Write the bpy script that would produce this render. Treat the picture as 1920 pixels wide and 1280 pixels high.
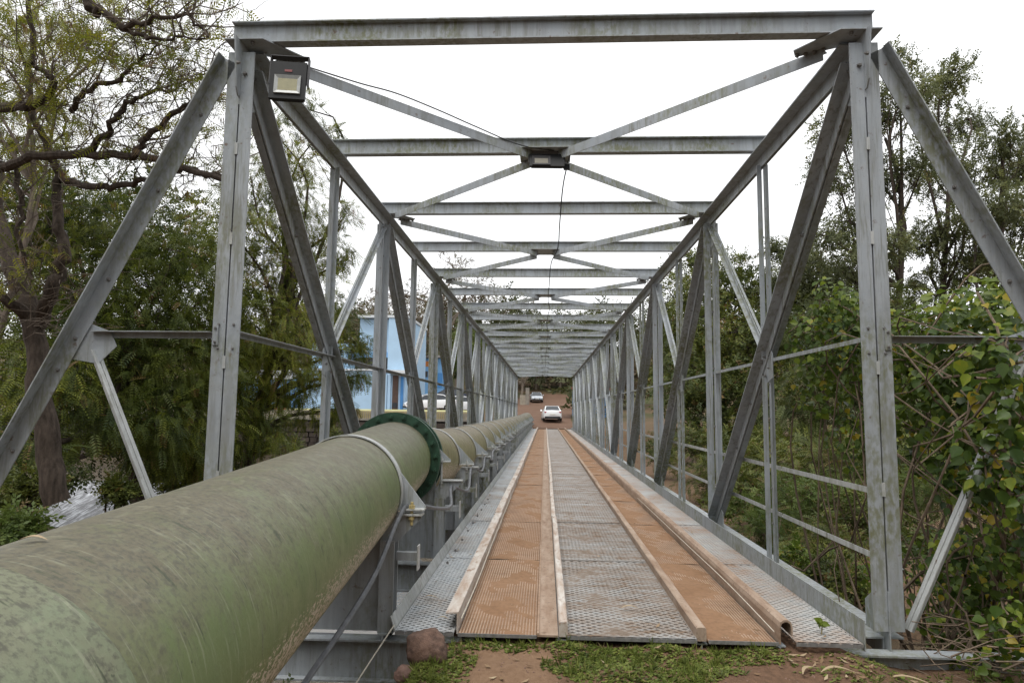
import bpy, math, random
import numpy as np
from mathutils import Vector, Matrix

for o in list(bpy.data.objects): bpy.data.objects.remove(o)
SC = bpy.context.scene
COL = SC.collection
V = Vector

# ------------------------------------------------------------------ camera
CAMX, CAMZ = 0.0204, 1.6
YAW, PITCH, ROLL, FPX = 0.051, 0.103, 0.0122, 1243.65
cy, sy, cp, sp = math.cos(YAW), math.sin(YAW), math.cos(PITCH), math.sin(PITCH)
FW = V((-sy*cp, cy*cp, sp)); RT = V((cy, sy, 0)); UP = RT.cross(FW)
cr, sr = math.cos(ROLL), math.sin(ROLL)
cam = bpy.data.cameras.new('camera'); camo = bpy.data.objects.new('camera', cam); COL.objects.link(camo)
r2 = RT*cr + UP*sr; u2 = UP*cr - RT*sr
camo.matrix_world = Matrix(((r2.x, u2.x, -FW.x, CAMX), (r2.y, u2.y, -FW.y, 0), (r2.z, u2.z, -FW.z, CAMZ), (0, 0, 0, 1)))
cam.sensor_width = 36; cam.lens = FPX/1920*36; cam.clip_start = 0.05; cam.clip_end = 2000
SC.camera = camo

def at(px, py, Y):
    """survey point of the place: the spot at distance Y along the bridge that a sight line meets"""
    X, Yp = px-960, py-640
    x = cr*X+sr*Yp; y = -sr*X+cr*Yp
    d = FW + RT*(x/FPX) - UP*(y/FPX)
    return V((CAMX, 0, CAMZ)) + d*(Y/d.y)

# ------------------------------------------------------------------ sky, sun, exposure
SUN_EL, SUN_AZ = math.radians(66), math.radians(205)     # azimuth from +Y clockwise
W = bpy.data.worlds.new('World'); SC.world = W; W.use_nodes = True
nt = W.node_tree; nt.nodes.clear()
sky = nt.nodes.new('ShaderNodeTexSky'); sky.sky_type = 'NISHITA'; sky.sun_disc = False
sky.sun_elevation = SUN_EL; sky.sun_rotation = SUN_AZ
sky.air_density = 1.0; sky.dust_density = 4.0
hs = nt.nodes.new('ShaderNodeHueSaturation'); hs.inputs['Saturation'].default_value = 0.12
mx = nt.nodes.new('ShaderNodeMix'); mx.data_type = 'RGBA'; mx.inputs['Factor'].default_value = 0.88
mx.inputs['B'].default_value = (13.0, 13.15, 13.4, 1)    # closed cloud deck
bg = nt.nodes.new('ShaderNodeBackground'); bg.inputs['Strength'].default_value = 0.075
wo = nt.nodes.new('ShaderNodeOutputWorld')
nt.links.new(sky.outputs['Color'], hs.inputs['Color']); nt.links.new(hs.outputs['Color'], mx.inputs['A'])
nt.links.new(mx.outputs['Result'], bg.inputs['Color']); nt.links.new(bg.outputs['Background'], wo.inputs['Surface'])
sl = bpy.data.lights.new('sun', 'SUN'); sl.energy = 1.5; sl.angle = math.radians(32); sl.color = (1, .97, .92)
so = bpy.data.objects.new('sun', sl); COL.objects.link(so)
sd = V((math.sin(SUN_AZ)*math.cos(SUN_EL), math.cos(SUN_AZ)*math.cos(SUN_EL), math.sin(SUN_EL)))
so.rotation_euler = sd.to_track_quat('Z', 'Y').to_euler(); so.location = (20, -20, 40)
SC.view_settings.view_transform = 'Standard'; SC.view_settings.look = 'None'
SC.view_settings.exposure = 0.66; SC.view_settings.gamma = 1.0; SC.view_settings.use_curve_mapping = False
SC.render.engine = 'CYCLES'
SC.cycles.max_bounces = 6; SC.cycles.diffuse_bounces = 2; SC.cycles.transmission_bounces = 4; SC.cycles.transparent_max_bounces = 6

# ------------------------------------------------------------------ materials
MATS = {}
class NB:
    def __init__(s, name):
        s.m = bpy.data.materials.new(name); s.m.use_nodes = True
        s.t = s.m.node_tree; s.t.nodes.clear()
        s.out = s.t.nodes.new('ShaderNodeOutputMaterial')
        s.p = s.t.nodes.new('ShaderNodeBsdfPrincipled'); s.t.links.new(s.p.outputs[0], s.out.inputs[0])
        g = s.t.nodes.new('ShaderNodeNewGeometry'); s.pos = g.outputs['Position']; s.nor = g.outputs['Normal']
        MATS[name] = s.m
    def n(s, t, **k):
        o = s.t.nodes.new(t)
        for a, b in k.items(): setattr(o, a, b)
        return o
    def l(s, a, b): s.t.links.new(a, b)
    def noise(s, scale, detail=4, stretch=None, rough=.6, vec=None):
        o = s.n('ShaderNodeTexNoise'); o.inputs['Scale'].default_value = scale; o.inputs['Detail'].default_value = detail
        o.inputs['Roughness'].default_value = rough
        v = vec or s.pos
        if stretch:
            mp = s.n('ShaderNodeMapping'); mp.inputs['Scale'].default_value = stretch; s.l(v, mp.inputs[0]); v = mp.outputs[0]
        s.l(v, o.inputs['Vector']); return o.outputs['Fac']
    def ramp(s, f, a, b, lo=0., hi=1.):
        o = s.n('ShaderNodeMapRange'); o.inputs[1].default_value = a; o.inputs[2].default_value = b
        o.inputs[3].default_value = lo; o.inputs[4].default_value = hi; s.l(f, o.inputs[0]); return o.outputs[0]
    def math(s, op, a, b=None):
        o = s.n('ShaderNodeMath', operation=op)
        for i, v in enumerate((a, b)):
            if v is None: continue
            if isinstance(v, (int, float)): o.inputs[i].default_value = v
            else: s.l(v, o.inputs[i])
        return o.outputs[0]
    def mix(s, f, a, b):
        o = s.n('ShaderNodeMix', data_type='RGBA')
        for k, v in (('Factor', f), ('A', a), ('B', b)):
            if isinstance(v, (int, float)): o.inputs[k].default_value = v
            elif isinstance(v, tuple): o.inputs[k].default_value = v if len(v) == 4 else v+(1,)
            else: s.l(v, o.inputs[k])
        return o.outputs['Result']
    def sep(s, v):
        o = s.n('ShaderNodeSeparateXYZ'); s.l(v, o.inputs[0]); return o.outputs
    def col(s, c):
        if isinstance(c, tuple): s.p.inputs['Base Color'].default_value = c+(1,)
        else: s.l(c, s.p.inputs['Base Color'])
        return s
    def rough(s, r):
        if isinstance(r, (int, float)): s.p.inputs['Roughness'].default_value = r
        else: s.l(r, s.p.inputs['Roughness'])
        return s
    def bump(s, h, st=.3, d=.01):
        o = s.n('ShaderNodeBump'); o.inputs['Strength'].default_value = st; o.inputs['Distance'].default_value = d
        s.l(h, o.inputs['Height']); s.l(o.outputs[0], s.p.inputs['Normal']); return s

def plain(name, c, rough=.6, var=.25, scale=8, metal=0., bump=0., spec=None):
    b = NB(name); n = b.noise(scale, 5)
    b.col(b.mix(b.ramp(n, .3, .7), tuple(x*(1-var) for x in c), tuple(min(1, x*(1+var)) for x in c))).rough(rough)
    b.p.inputs['Metallic'].default_value = metal
    if spec is not None: b.p.inputs['Specular IOR Level'].default_value = spec
    if bump: b.bump(b.noise(scale*6, 4), bump, .005)
    return b.m

def steel(name, c1, c2, moss=.8, rough=.55):
    b = NB(name)
    big = b.noise(.8, 4); fine = b.noise(22, 5); st = b.noise(3.0, 5, (3.2, 3.2, .35)); dr = b.noise(7, 5, (3.0, 3.0, .22), .7)
    base = b.mix(b.ramp(big, .3, .72), c1, c2)
    base = b.mix(b.math('MULTIPLY', b.ramp(fine, .45, .75), .35), base, (.42, .43, .43))
    base = b.mix(b.math('MULTIPLY', b.ramp(st, .48, .70), .45), base, (.15, .148, .13))
    base = b.mix(b.math('MULTIPLY', b.math('MULTIPLY', b.ramp(dr, .49, .61), b.ramp(big, .38, .58)), .55), base, (.115, .112, .06))
    ms = b.math('MULTIPLY', b.ramp(b.noise(1.0, 4, (1, 1, .6)), .45, .62), b.ramp(b.noise(26, 5, (1, 1, .5)), .40, .6))
    base = b.mix(b.math('MULTIPLY', ms, moss), base, (.135, .14, .045))
    rs = b.math('MULTIPLY', b.ramp(b.noise(14, 6), .64, .72), .75)
    base = b.mix(rs, base, (.12, .065, .038))
    pit = b.ramp(b.noise(55, 3), .68, .74); base = b.mix(b.math('MULTIPLY', pit, .5), base, (.09, .08, .07))
    b.col(base).rough(b.ramp(fine, .3, .7, rough-.1, rough+.15)); b.p.inputs['Metallic'].default_value = .1
    b.bump(b.noise(45, 4), .18, .004)
    return b.m
steel('steel', (.275, .302, .33), (.375, .40, .425))
steel('steel_light', (.36, .375, .38), (.5, .51, .5), .3)
steel('steel_dark', (.10, .10, .10), (.17, .165, .16), .3)
plain('bolt_steel', (.17, .165, .16), .5, .3, 30)
plain('brass_nut', (.42, .34, .16), .45, .2, 30)
plain('black_housing', (.007, .0075, .008), .5, .3, 20, spec=.25)
plain('reflector', (.36, .37, .36), .3, .15, 15)
plain('lamp_led', (.26, .24, .13), .4, .12, 30)
plain('lamp_old', (.13, .115, .075), .4, .15, 30)
plain('red_badge', (.18, .02, .02), .5, .1, 9)
plain('black_wire', (.012, .012, .013), .55, .2, 9)
plain('cable_grey', (.11, .115, .125), .5, .3, 18)
plain('rope', (.5, .46, .38), .8, .2, 18)

def kerb_mat():
    b = NB('kerb_paint'); n = b.noise(4, 6, (3, .6, 3)); n2 = b.noise(18, 5, (1, .4, 1))
    c = b.mix(b.ramp(n, .38, .66), (.52, .49, .45), (.34, .25, .19))
    c = b.mix(b.math('MULTIPLY', b.ramp(n2, .56, .7), .8), c, (.2, .105, .055))
    b.col(c).rough(.75).bump(n2, .3, .004)
    b = NB('kerb_rust'); n = b.noise(5, 6, (2, .5, 2)); n2 = b.noise(26, 5)
    c = b.mix(b.ramp(n, .35, .68), (.36, .275, .21), (.225, .145, .095))
    c = b.mix(b.math('MULTIPLY', b.ramp(n2, .55, .7), .7), c, (.12, .075, .045))
    b.col(c).rough(.85).bump(n2, .4, .005)
kerb_mat()
def grate(name, c1, c2, dirt, amount, sc=1.0):
    b = NB(name); n = b.noise(1.4*sc, 5, (.45, 2.2, 1) if sc > 1 else (1, .7, 1)); n2 = b.noise(9, 6, (.7, 1.6, 1)); n3 = b.noise(60, 3)
    c = b.mix(b.ramp(n2, .35, .65), c1, c2)
    c = b.mix(b.math('MULTIPLY', b.ramp(n, .5-amount*.3, .78-amount*.3), b.ramp(n2, .25, .6)), c, dirt)
    c = b.mix(b.math('MULTIPLY', b.ramp(n3, .55, .7), .3), c, (.09, .07, .055))
    b.col(c).rough(.7); b.p.inputs['Metallic'].default_value = .1
grate('grate_grey', (.35, .375, .395), (.47, .49, .50), (.27, .215, .165), .2)
grate('grate_mid', (.28, .287, .285), (.395, .40, .395), (.17, .115, .075), .75, 1.6)
grate('grate_red', (.235, .145, .09), (.31, .20, .13), (.36, .26, .185), .5)
grate('grate_right', (.32, .33, .33), (.44, .445, .435), (.29, .185, .12), .45)
def soil(name, a, c, e, sc=6):
    b = NB(name); n = b.noise(sc*.35, 5); n2 = b.noise(sc*4, 6); n3 = b.noise(sc*22, 3)
    q = b.mix(b.ramp(n, .3, .7), a, c)
    q = b.mix(b.math('MULTIPLY', b.ramp(n2, .45, .7), .6), q, e)
    q = b.mix(b.math('MULTIPLY', b.ramp(n3, .68, .74), .7), q, (.34, .26, .2))
    b.col(q).rough(.95).bump(b.math('ADD', n2, n3), .6, .012); b.p.inputs['Specular IOR Level'].default_value = .2
soil('track_soil', (.235, .135, .075), (.29, .175, .105), (.16, .095, .055))
soil('mid_dirt', (.17, .13, .10), (.23, .19, .155), (.12, .085, .06))
soil('red_soil', (.155, .075, .045), (.21, .105, .06), (.10, .055, .035))
soil('road_soil', (.12, .07, .047), (.16, .098, .068), (.095, .056, .038), 1.5)
def ground_mat():
    b = NB('ground_soil'); x = b.sep(b.pos)
    n = b.noise(2.2, 5); n2 = b.noise(20, 6); n3 = b.noise(120, 3); n4 = b.noise(.12, 4)
    red = b.mix(b.ramp(n2, .35, .65), (.10, .06, .038), (.155, .09, .056))
    path = b.mix(b.ramp(n2, .3, .7), (.165, .10, .06), (.22, .14, .088))
    jx = b.math('ADD', x[0], b.math('MULTIPLY', b.math('SUBTRACT', n, .5), .5))
    pm = b.math('MULTIPLY', b.ramp(jx, -.62, -.42), b.ramp(jx, .2, 0.02))
    litter = b.mix(b.ramp(n2, .4, .62), (.085, .058, .036), (.15, .10, .06))
    grassy = b.mix(b.ramp(n2, .4, .6), (.035, .045, .014), (.07, .062, .028))
    far = b.math('MAXIMUM', b.ramp(x[1], 6, 12), b.ramp(x[0], 2.0, 3.2))
    c = b.mix(pm, red, path)
    c = b.mix(b.math('MULTIPLY', far, b.ramp(n, .35, .55)), c, litter)
    c = b.mix(b.math('MULTIPLY', b.ramp(x[1], 55, 75), b.ramp(n4, .35, .55)), c, grassy)
    c = b.mix(b.math('MULTIPLY', b.ramp(n3, .66, .74), .6), c, (.32, .25, .19))
    b.col(c).rough(.95).bump(b.math('ADD', n2, b.math('MULTIPLY', n3, .5)), .7, .02); b.p.inputs['Specular IOR Level'].default_value = .2
ground_mat()

def pipe_mat(name, g1, g2, top):
    b = NB(name); nz = b.sep(b.nor)[2]
    n = b.noise(1.8, 5); n2 = b.noise(9, 7, None, .7); n3 = b.noise(60, 5); nb = b.noise(.7, 4)
    c = b.mix(b.ramp(n, .3, .7), g1, g2)
    # settled dust and lichen on the upper side
    d = b.math('ADD', nz, b.math('MULTIPLY', b.math('SUBTRACT', n2, .5), 1.5))
    d = b.math('ADD', d, b.math('MULTIPLY', b.math('SUBTRACT', n, .5), .9))
    c = b.mix(b.math('MULTIPLY', b.ramp(d, .25, .95), .9), c, top)
    c = b.mix(b.math('MULTIPLY', b.ramp(n3, .46, .62), b.math('MULTIPLY', b.ramp(d, .1, .9), .8)), c, (.06, .057, .04))
    sp2 = b.noise(24, 5, (1, .5, 1)); c = b.mix(b.math('MULTIPLY', b.ramp(sp2, .56, .72), b.math('MULTIPLY', b.ramp(d, .0, .6), .3)), c, (.24, .24, .16))
    # stains low on the flank
    c = b.mix(b.math('MULTIPLY', b.ramp(d, -.25, -.85), .75), c, (.135, .10, .05))
    # run-off scratches round the pipe
    sc = b.noise(4, 5, (.9, 7.5, .5), .65)
    c = b.mix(b.math('MULTIPLY', b.math('MULTIPLY', b.ramp(sc, .585, .64), b.ramp(n2, .46, .58)), .85), c, (.035, .045, .022))
    s2 = b.noise(11, 4, (.8, 7, .4), .6)
    c = b.mix(b.math('MULTIPLY', b.ramp(s2, .58, .70), .3), c, (.33, .34, .24))
    # flaking paint along the flank
    fl = b.math('MULTIPLY', b.ramp(nz, -.66, -.45), b.ramp(nz, .08, -.3))
    fl = b.math('ADD', b.math('MULTIPLY', fl, .16), b.noise(48, 4, (1, .6, 1.5), .7))
    fl = b.math('MULTIPLY', b.math('MULTIPLY', b.ramp(fl, .625, .66), b.ramp(nb, .36, .46)), b.math('MULTIPLY', b.ramp(nz, -.68, -.55), b.ramp(nz, .0, -.12)))
    c = b.mix(b.math('MULTIPLY', fl, .9), c, (.46, .38, .30))
    ls = b.ramp(b.noise(34, 3), .69, .73)
    c = b.mix(b.math('MULTIPLY', ls, .7), c, (.04, .045, .025))
    b.col(c).rough(b.ramp(n2, .3, .7, .4, .65)).bump(b.math('ADD', n2, n3), .15, .006)
pipe_mat('pipe_green', (.105, .138, .053), (.145, .168, .071), (.108, .092, .062))
pipe_mat('pipe_sleeve', (.125, .17, .09), (.155, .195, .108), (.145, .15, .095))
pipe_mat('pipe_far', (.15, .14, .06), (.195, .175, .08), (.165, .13, .082))
plain('rim_paint', (.155, .195, .115), .6, .3, 12)
plain('flange_green', (.022, .06, .036), .45, .4, 12, bump=.15)

def leafmat(name, dark, mid, light, odd, trans=.3, rough=.55):
    b = NB(name)
    a = b.n('ShaderNodeAttribute'); a.attribute_name = 'tint'
    cr_ = b.n('ShaderNodeValToRGB'); e = cr_.color_ramp.elements
    e[0].position = 0; e[0].color = dark+(1,); e[1].position = 1; e[1].color = odd+(1,)
    for p, c in ((.5, mid), (.88, light), (.94, odd)):
        k = e.new(p); k.color = c+(1,)
    b.l(a.outputs['Fac'], cr_.inputs[0])
    n = b.noise(.9, 3)
    c = b.mix(b.math('MULTIPLY', b.ramp(n, .42, .72), .4), cr_.outputs[0], light)
    b.col(c).rough(rough); b.p.inputs['Specular IOR Level'].default_value = .3
    tr = b.n('ShaderNodeBsdfTranslucent'); b.l(c, tr.inputs['Color'])
    ms = b.n('ShaderNodeMixShader'); ms.inputs[0].default_value = trans
    b.l(b.p.outputs[0], ms.inputs[1]); b.l(tr.outputs[0], ms.inputs[2]); b.l(ms.outputs[0], b.out.inputs[0])
leafmat('leaf_feather', (.024, .042, .009), (.075, .10, .014), (.21, .225, .026), (.16, .09, .04), .38)
leafmat('leaf_sparse', (.06, .085, .014), (.13, .16, .018), (.30, .28, .03), (.15, .085, .05), .45)
leafmat('leaf_dense', (.022, .035, .009), (.055, .074, .015), (.14, .155, .026), (.14, .08, .03))
leafmat('leaf_gum', (.045, .055, .024), (.10, .115, .05), (.19, .20, .07), (.150, .120, .045), .4)
leafmat('leaf_vine', (.018, .038, .009), (.055, .10, .016), (.19, .24, .024), (.34, .26, .025), .4, .42)
leafmat('leaf_shrub', (.038, .066, .015), (.077, .115, .025), (.126, .161, .035), (.154, .098, .042), .4)
leafmat('leaf_far', (.035, .045, .017), (.063, .073, .028), (.105, .108, .038), (.112, .077, .045), .3)
leafmat('leaf_bare', (.080, .060, .040), (.112, .084, .056), (.136, .112, .068), (.128, .120, .048), .3)
leafmat('leaf_grass', (.043, .057, .017), (.12, .16, .03), (.235, .26, .06), (.266, .209, .095), .3)
leafmat('leaf_dry', (.100, .055, .030), (.200, .120, .065), (.360, .270, .170), (.420, .340, .220), .15, .8)
def bark(name, a, c):
    b = NB(name); n = b.noise(5, 5, (3, 3, .7)); n2 = b.noise(30, 5)
    b.col(b.mix(b.ramp(b.math('ADD', n, b.math('MULTIPLY', n2, .3)), .4, .8), a, c)).rough(.95).bump(n, .8, .03)
    b.p.inputs['Specular IOR Level'].default_value = .2
bark('bark_dark', (.022, .017, .013), (.075, .058, .046)); bark('bark_twig', (.075, .06, .048), (.16, .13, .105)); bark('bark_pale', (.10, .08, .062), (.23, .19, .15)); bark('bark_dry', (.075, .055, .04), (.19, .145, .105))
plain('stone', (.125, .075, .055), .9, .6, 16, bump=1.0); plain('stone_small', (.19, .115, .09), .9, .3, 14, bump=.8)
plain('wall_pale_blue', (.36, .52, .68), .8, .06, 1.2); plain('wall_blue', (.17, .36, .62), .8, .08, 1.2)
plain('wall_deep_blue', (.06, .22, .5), .75, .12, 2); plain('fascia', (.55, .58, .6), .7, .1, 2)
plain('pane_glass', (.02, .024, .03), .12, .3, 3); plain('dark_frame', (.035, .033, .035), .6, .2, 6)
plain('door_brown', (.07, .04, .03), .6, .25, 4); plain('roof_grey', (.30, .29, .28), .8, .15, 2); plain('roof_rust', (.22, .08, .06), .8, .2, 3)
plain('concrete', (.30, .265, .21), .9, .2, 3, bump=.3); plain('concrete_old', (.22, .20, .17), .9, .3, 2, bump=.3)
plain('block_stone', (.05, .038, .03), .95, .5, 1.2, bump=.5); plain('mortar', (.03, .024, .02), .95, .2, 4)
plain('mural_orange', (.55, .2, .06), .8, .2, 3); plain('mural_green', (.12, .3, .12), .8, .2, 3)
plain('pipe_bank', (.33, .32, .14), .55, .15, 2); plain('rail_tan', (.33, .27, .13), .7, .2, 3)
plain('car_white', (.78, .79, .8), .18, .02, 2, spec=.6); plain('car_silver', (.45, .48, .52), .2, .05, 2, metal=.3)
plain('car_navy', (.02, .025, .045), .2, .1, 2); plain('car_glass', (.03, .035, .04), .06, .1, 2)
plain('car_trim', (.015, .015, .016), .6, .1, 4); plain('tyre', (.02, .02, .02), .85, .2, 10); plain('rim', (.35, .36, .37), .35, .1, 10)
plain('tail_red', (.25, .01, .012), .25, .1, 5); plain('head_lamp', (.7, .72, .75), .15, .05, 5); plain('plate', (.7, .7, .66), .6, .03, 5)
def water_mats():
    b = NB('river_water'); n = b.noise(.9, 4, (1, .6, 1))
    b.col(b.mix(b.ramp(b.noise(.15, 3), .35, .65), (.075, .06, .04), (.13, .10, .065))).rough(.12).bump(n, .35, .08)
    b = NB('weir_water'); n = b.noise(4.5, 6, (2.2, .35, .35), .65); n2 = b.noise(1.1, 4)
    b.col(b.mix(b.ramp(b.math('ADD', n, b.math('MULTIPLY', n2, .4)), .66, .86), (.07, .07, .075), (.55, .57, .6))).rough(.35).bump(n, .8, .08)
water_mats()
def M(n): return MATS[n]

# ------------------------------------------------------------------ object helpers
WL = {}
def _par(o, parent, loc):
    if parent is not None:
        o.parent = parent; o.location = V(loc)-WL[parent.name]
    else: o.location = loc
    WL[o.name] = V(loc)
def thing(name, label, cat, loc=(0, 0, 0), group=None, parent=None):
    o = bpy.data.objects.new(name, None); COL.objects.link(o); o.empty_display_size = .2
    _par(o, parent, loc)
    return tag(o, label, cat, group) if label else o
def tag(o, label=None, cat=None, group=None, kind=None):
    if label: o['label'] = label
    if cat: o['category'] = cat
    if group: o['group'] = group
    if kind: o['kind'] = kind
    return o
def mobj(name, me, mat=None, parent=None, loc=(0, 0, 0)):
    if mat and not me.materials: me.materials.append(M(mat))
    o = bpy.data.objects.new(name, me); COL.objects.link(o); _par(o, parent, loc); return o
class MB:
    def __init__(s): s.v = []; s.f = []
    def add(s, vs, fs):
        k = len(s.v); s.v += [tuple(v) for v in vs]; s.f += [tuple(i+k for i in f) for f in fs]; return s
    def box(s, x0, x1, y0, y1, z0, z1):
        return s.add([(x, y, z) for x in (x0, x1) for y in (y0, y1) for z in (z0, z1)],
                     [(0, 1, 3, 2), (4, 6, 7, 5), (0, 4, 5, 1), (2, 3, 7, 6), (0, 2, 6, 4), (1, 5, 7, 3)])
    def prism(s, poly, a, b, axis=1):
        """poly: 2d outline in the other two axes, extruded a..b along axis"""
        def pt(p, t):
            q = list(p); q.insert(axis, t); return tuple(q)
        n = len(poly)
        return s.add([pt(p, a) for p in poly]+[pt(p, b) for p in poly],
                     [tuple(range(n)), tuple(range(2*n-1, n-1, -1))]+[(i, i+n, (i+1) % n+n, (i+1) % n) for i in range(n)])
    def bar(s, polys, A, B, side, up):
        A, B = V(A), V(B)
        for poly in polys:
            n = len(poly)
            s.add([A+side*u+up*w for u, w in poly]+[B+side*u+up*w for u, w in poly],
                  [tuple(range(n)), tuple(range(2*n-1, n-1, -1))]+[(i, i+n, (i+1) % n+n, (i+1) % n) for i in range(n)])
        return s
    def tube(s, pts, rad, n=8, cap=True):
        pts = [V(p) for p in pts]; k0 = len(s.v)
        if not hasattr(rad, '__len__'): rad = [rad]*len(pts)
        ref = V((0, 0, 1))
        for i, p in enumerate(pts):
            d = (pts[min(i+1, len(pts)-1)]-pts[max(i-1, 0)])
            d = d.normalized() if d.length > 1e-9 else V((0, 0, 1))
            if abs(d.dot(ref)) > .95: ref = V((1, 0, 0)) if abs(d.x) < .8 else V((0, 1, 0))
            a = d.cross(ref).normalized(); c = d.cross(a); ref = a.cross(d) if a.length else ref
            for j in range(n):
                t = 2*math.pi*j/n; q = p+(a*math.cos(t)+c*math.sin(t))*rad[i]; s.v.append((q.x, q.y, q.z))
        for i in range(len(pts)-1):
            for j in range(n):
                s.f.append((k0+i*n+j, k0+i*n+(j+1) % n, k0+(i+1)*n+(j+1) % n, k0+(i+1)*n+j))
        if cap: s.f.append(tuple(k0+j for j in range(n))); s.f.append(tuple(k0+(len(pts)-1)*n+j for j in range(n-1, -1, -1)))
        return s
    def mesh(s, name='mesh', smooth=False, fix=True):
        me = bpy.data.meshes.new(name); me.from_pydata(s.v, [], s.f)
        if fix:
            import bmesh
            b = bmesh.new(); b.from_mesh(me); bmesh.ops.recalc_face_normals(b, faces=b.faces); b.to_mesh(me); b.free()
        if smooth:
            me.polygons.foreach_set('use_smooth', [True]*len(me.polygons))
            try: me.set_sharp_from_angle(angle=math.radians(38))
            except Exception: pass
        me.update(); return me
    def obj(s, name, mat, parent=None, loc=(0, 0, 0), smooth=False):
        return mobj(name, s.mesh(name, smooth), mat, parent, loc)
CACHE = {}
def cached(key, fn):
    if key not in CACHE: CACHE[key] = fn()
    return CACHE[key]
def mesh_np(name, verts, faces, tint=None, mat=None):
    me = bpy.data.meshes.new(name); nv = len(verts); nf, k = faces.shape
    me.vertices.add(nv); me.vertices.foreach_set('co', np.asarray(verts, np.float32).ravel())
    me.loops.add(nf*k); me.loops.foreach_set('vertex_index', faces.astype(np.int32).ravel())
    me.polygons.add(nf); me.polygons.foreach_set('loop_start', np.arange(0, nf*k, k, dtype=np.int32))
    if tint is not None:
        a = me.attributes.new('tint', 'FLOAT', 'FACE'); a.data.foreach_set('value', np.asarray(tint, np.float32))
    me.update(calc_edges=True)
    if mat: me.materials.append(M(mat))
    return me
def sm(a, b, x):
    t = np.clip((x-a)/(b-a), 0, 1); return t*t*(3-2*t)

# ------------------------------------------------------------------ terrain
def Hgt(x, y):
    x = np.asarray(x, float); y = np.asarray(y, float)
    wob = .05*np.sin(x*1.7+y*.9)*np.sin(y*1.3-x*.6)
    near = -.10 + .035*sm(4.7, 4.95, y)*sm(-.6, -.3, x)*sm(2.4, 2.0, x) - .06*sm(4.6, 4.2, y) - .5*sm(-.78, -1.15, x) - .9*sm(-3.5, -8, x) - .1*sm(2.1, 2.6, x) - .9*sm(3.0, 9.0, x)
    near = near + .02*np.sin(x*9)*np.sin(y*8) + wob*sm(3, 8, np.abs(x))
    yn = 5.3 + 0*x + sm(-6, -20, x)*14 + sm(3, 12, x)*1.0
    w = 2.2 + sm(-3, -10, x)*8 + sm(2.4, 5, x)*3
    bed = -4.0
    z = near + (bed-near)*sm(0, 1, (y-yn)/w)
    isl = sm(1.6, 4.2, x)*sm(12.5, 17.5, y)
    z = z + (-1.75+wob*3 - z)*isl
    zc = np.interp(y, [50, 59, 64, 80, 100, 108, 180, 240, 600], [-.1, 0, .47, 1.4, 2.9, 3.6, 18, 24, 26])
    zl = np.interp(y, [50, 68, 86, 100, 180, 240, 600], [1.42, 1.45, 3.6, 5.5, 20, 26, 28])
    zr = np.interp(y, [50, 59, 80, 100, 180, 240, 600], [-.5, .2, 1.6, 3.5, 18, 24, 26])
    a = sm(-4, -9, x); c = sm(6, 14, x)
    far = zc*(1-a)*(1-c)+zl*a+zr*c*(1-a)
    yf = 58.8 - 8.6*sm(-5.2, -6.0, x) - 3*sm(5, 12, x)
    wf = 3.0 - 2.7*sm(-5.2, -6.0, x)
    t = sm(0, 1, (y-(yf-wf))/wf)
    return z*(1-t)+far*t
def grid_sheet(name, xs, ys, mat, dz=0., parent=None, mask=None):
    X, Y = np.meshgrid(xs, ys); Z = Hgt(X, Y)+dz
    nx, ny = len(xs), len(ys)
    idx = np.arange(nx*ny).reshape(ny, nx)
    f = np.stack([idx[:-1, :-1], idx[:-1, 1:], idx[1:, 1:], idx[1:, :-1]], -1).reshape(-1, 4)
    me = mesh_np(name, np.stack([X, Y, Z], -1).reshape(-1, 3), f, None, mat)
    me.polygons.foreach_set('use_smooth', [True]*len(me.polygons))
    return mobj(name, me)
def spaced(*segs):
    return np.unique(np.concatenate([np.arange(a, b, s) for a, b, s in segs]).round(4))
tag(grid_sheet('ground', spaced((-260, -40, 12), (-40, -8, 1.2), (-8, -3, .3), (-3, 4, .09), (4, 12, .3), (12, 40, 1.2), (40, 261, 12)),
     spaced((-60, -4, 6), (-4, 3.5, .5), (3.5, 6, .09), (6, 20, .4), (20, 45, 1.2), (45, 62, .25), (62, 110, 1.5), (110, 420, 10)), 'ground_soil'), kind='structure')
# river below and above the weir
b = MB(); xs = [-60, 60]
b.add([(-13.5, 4.0, -3.05), (60, 4.0, -3.05), (60, 62, -3.05), (-13.5, 62, -3.05)], [(0, 1, 2, 3)])
tag(b.obj('river', 'river_water'), kind='structure')
b = MB()
b.add([(-90, 30.5, -1.95), (-12.5, 30.5, -1.95), (-12.5, 60, -1.95), (-90, 60, -1.95)], [(0, 1, 2, 3)])
tag(b.obj('upstream_water', 'river_water'), kind='structure')
v = []; f = []
for i in range(60):
    for j in range(9):
        x = -44+i*.53; t = j/8; yy = 30.6-5.5*t+.1*math.sin(x*3+j); zz = -1.93-1.15*(t**1.3)+.04*math.sin(x*7.1)*t
        v.append((x, yy, zz))
        if i < 59 and j < 8: k = i*9+j; f.append((k, k+9, k+10, k+1))
wt = MB(); wt.add(v, f); tag(wt.obj('weir_water', 'weir_water', smooth=True), kind='structure')
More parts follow.
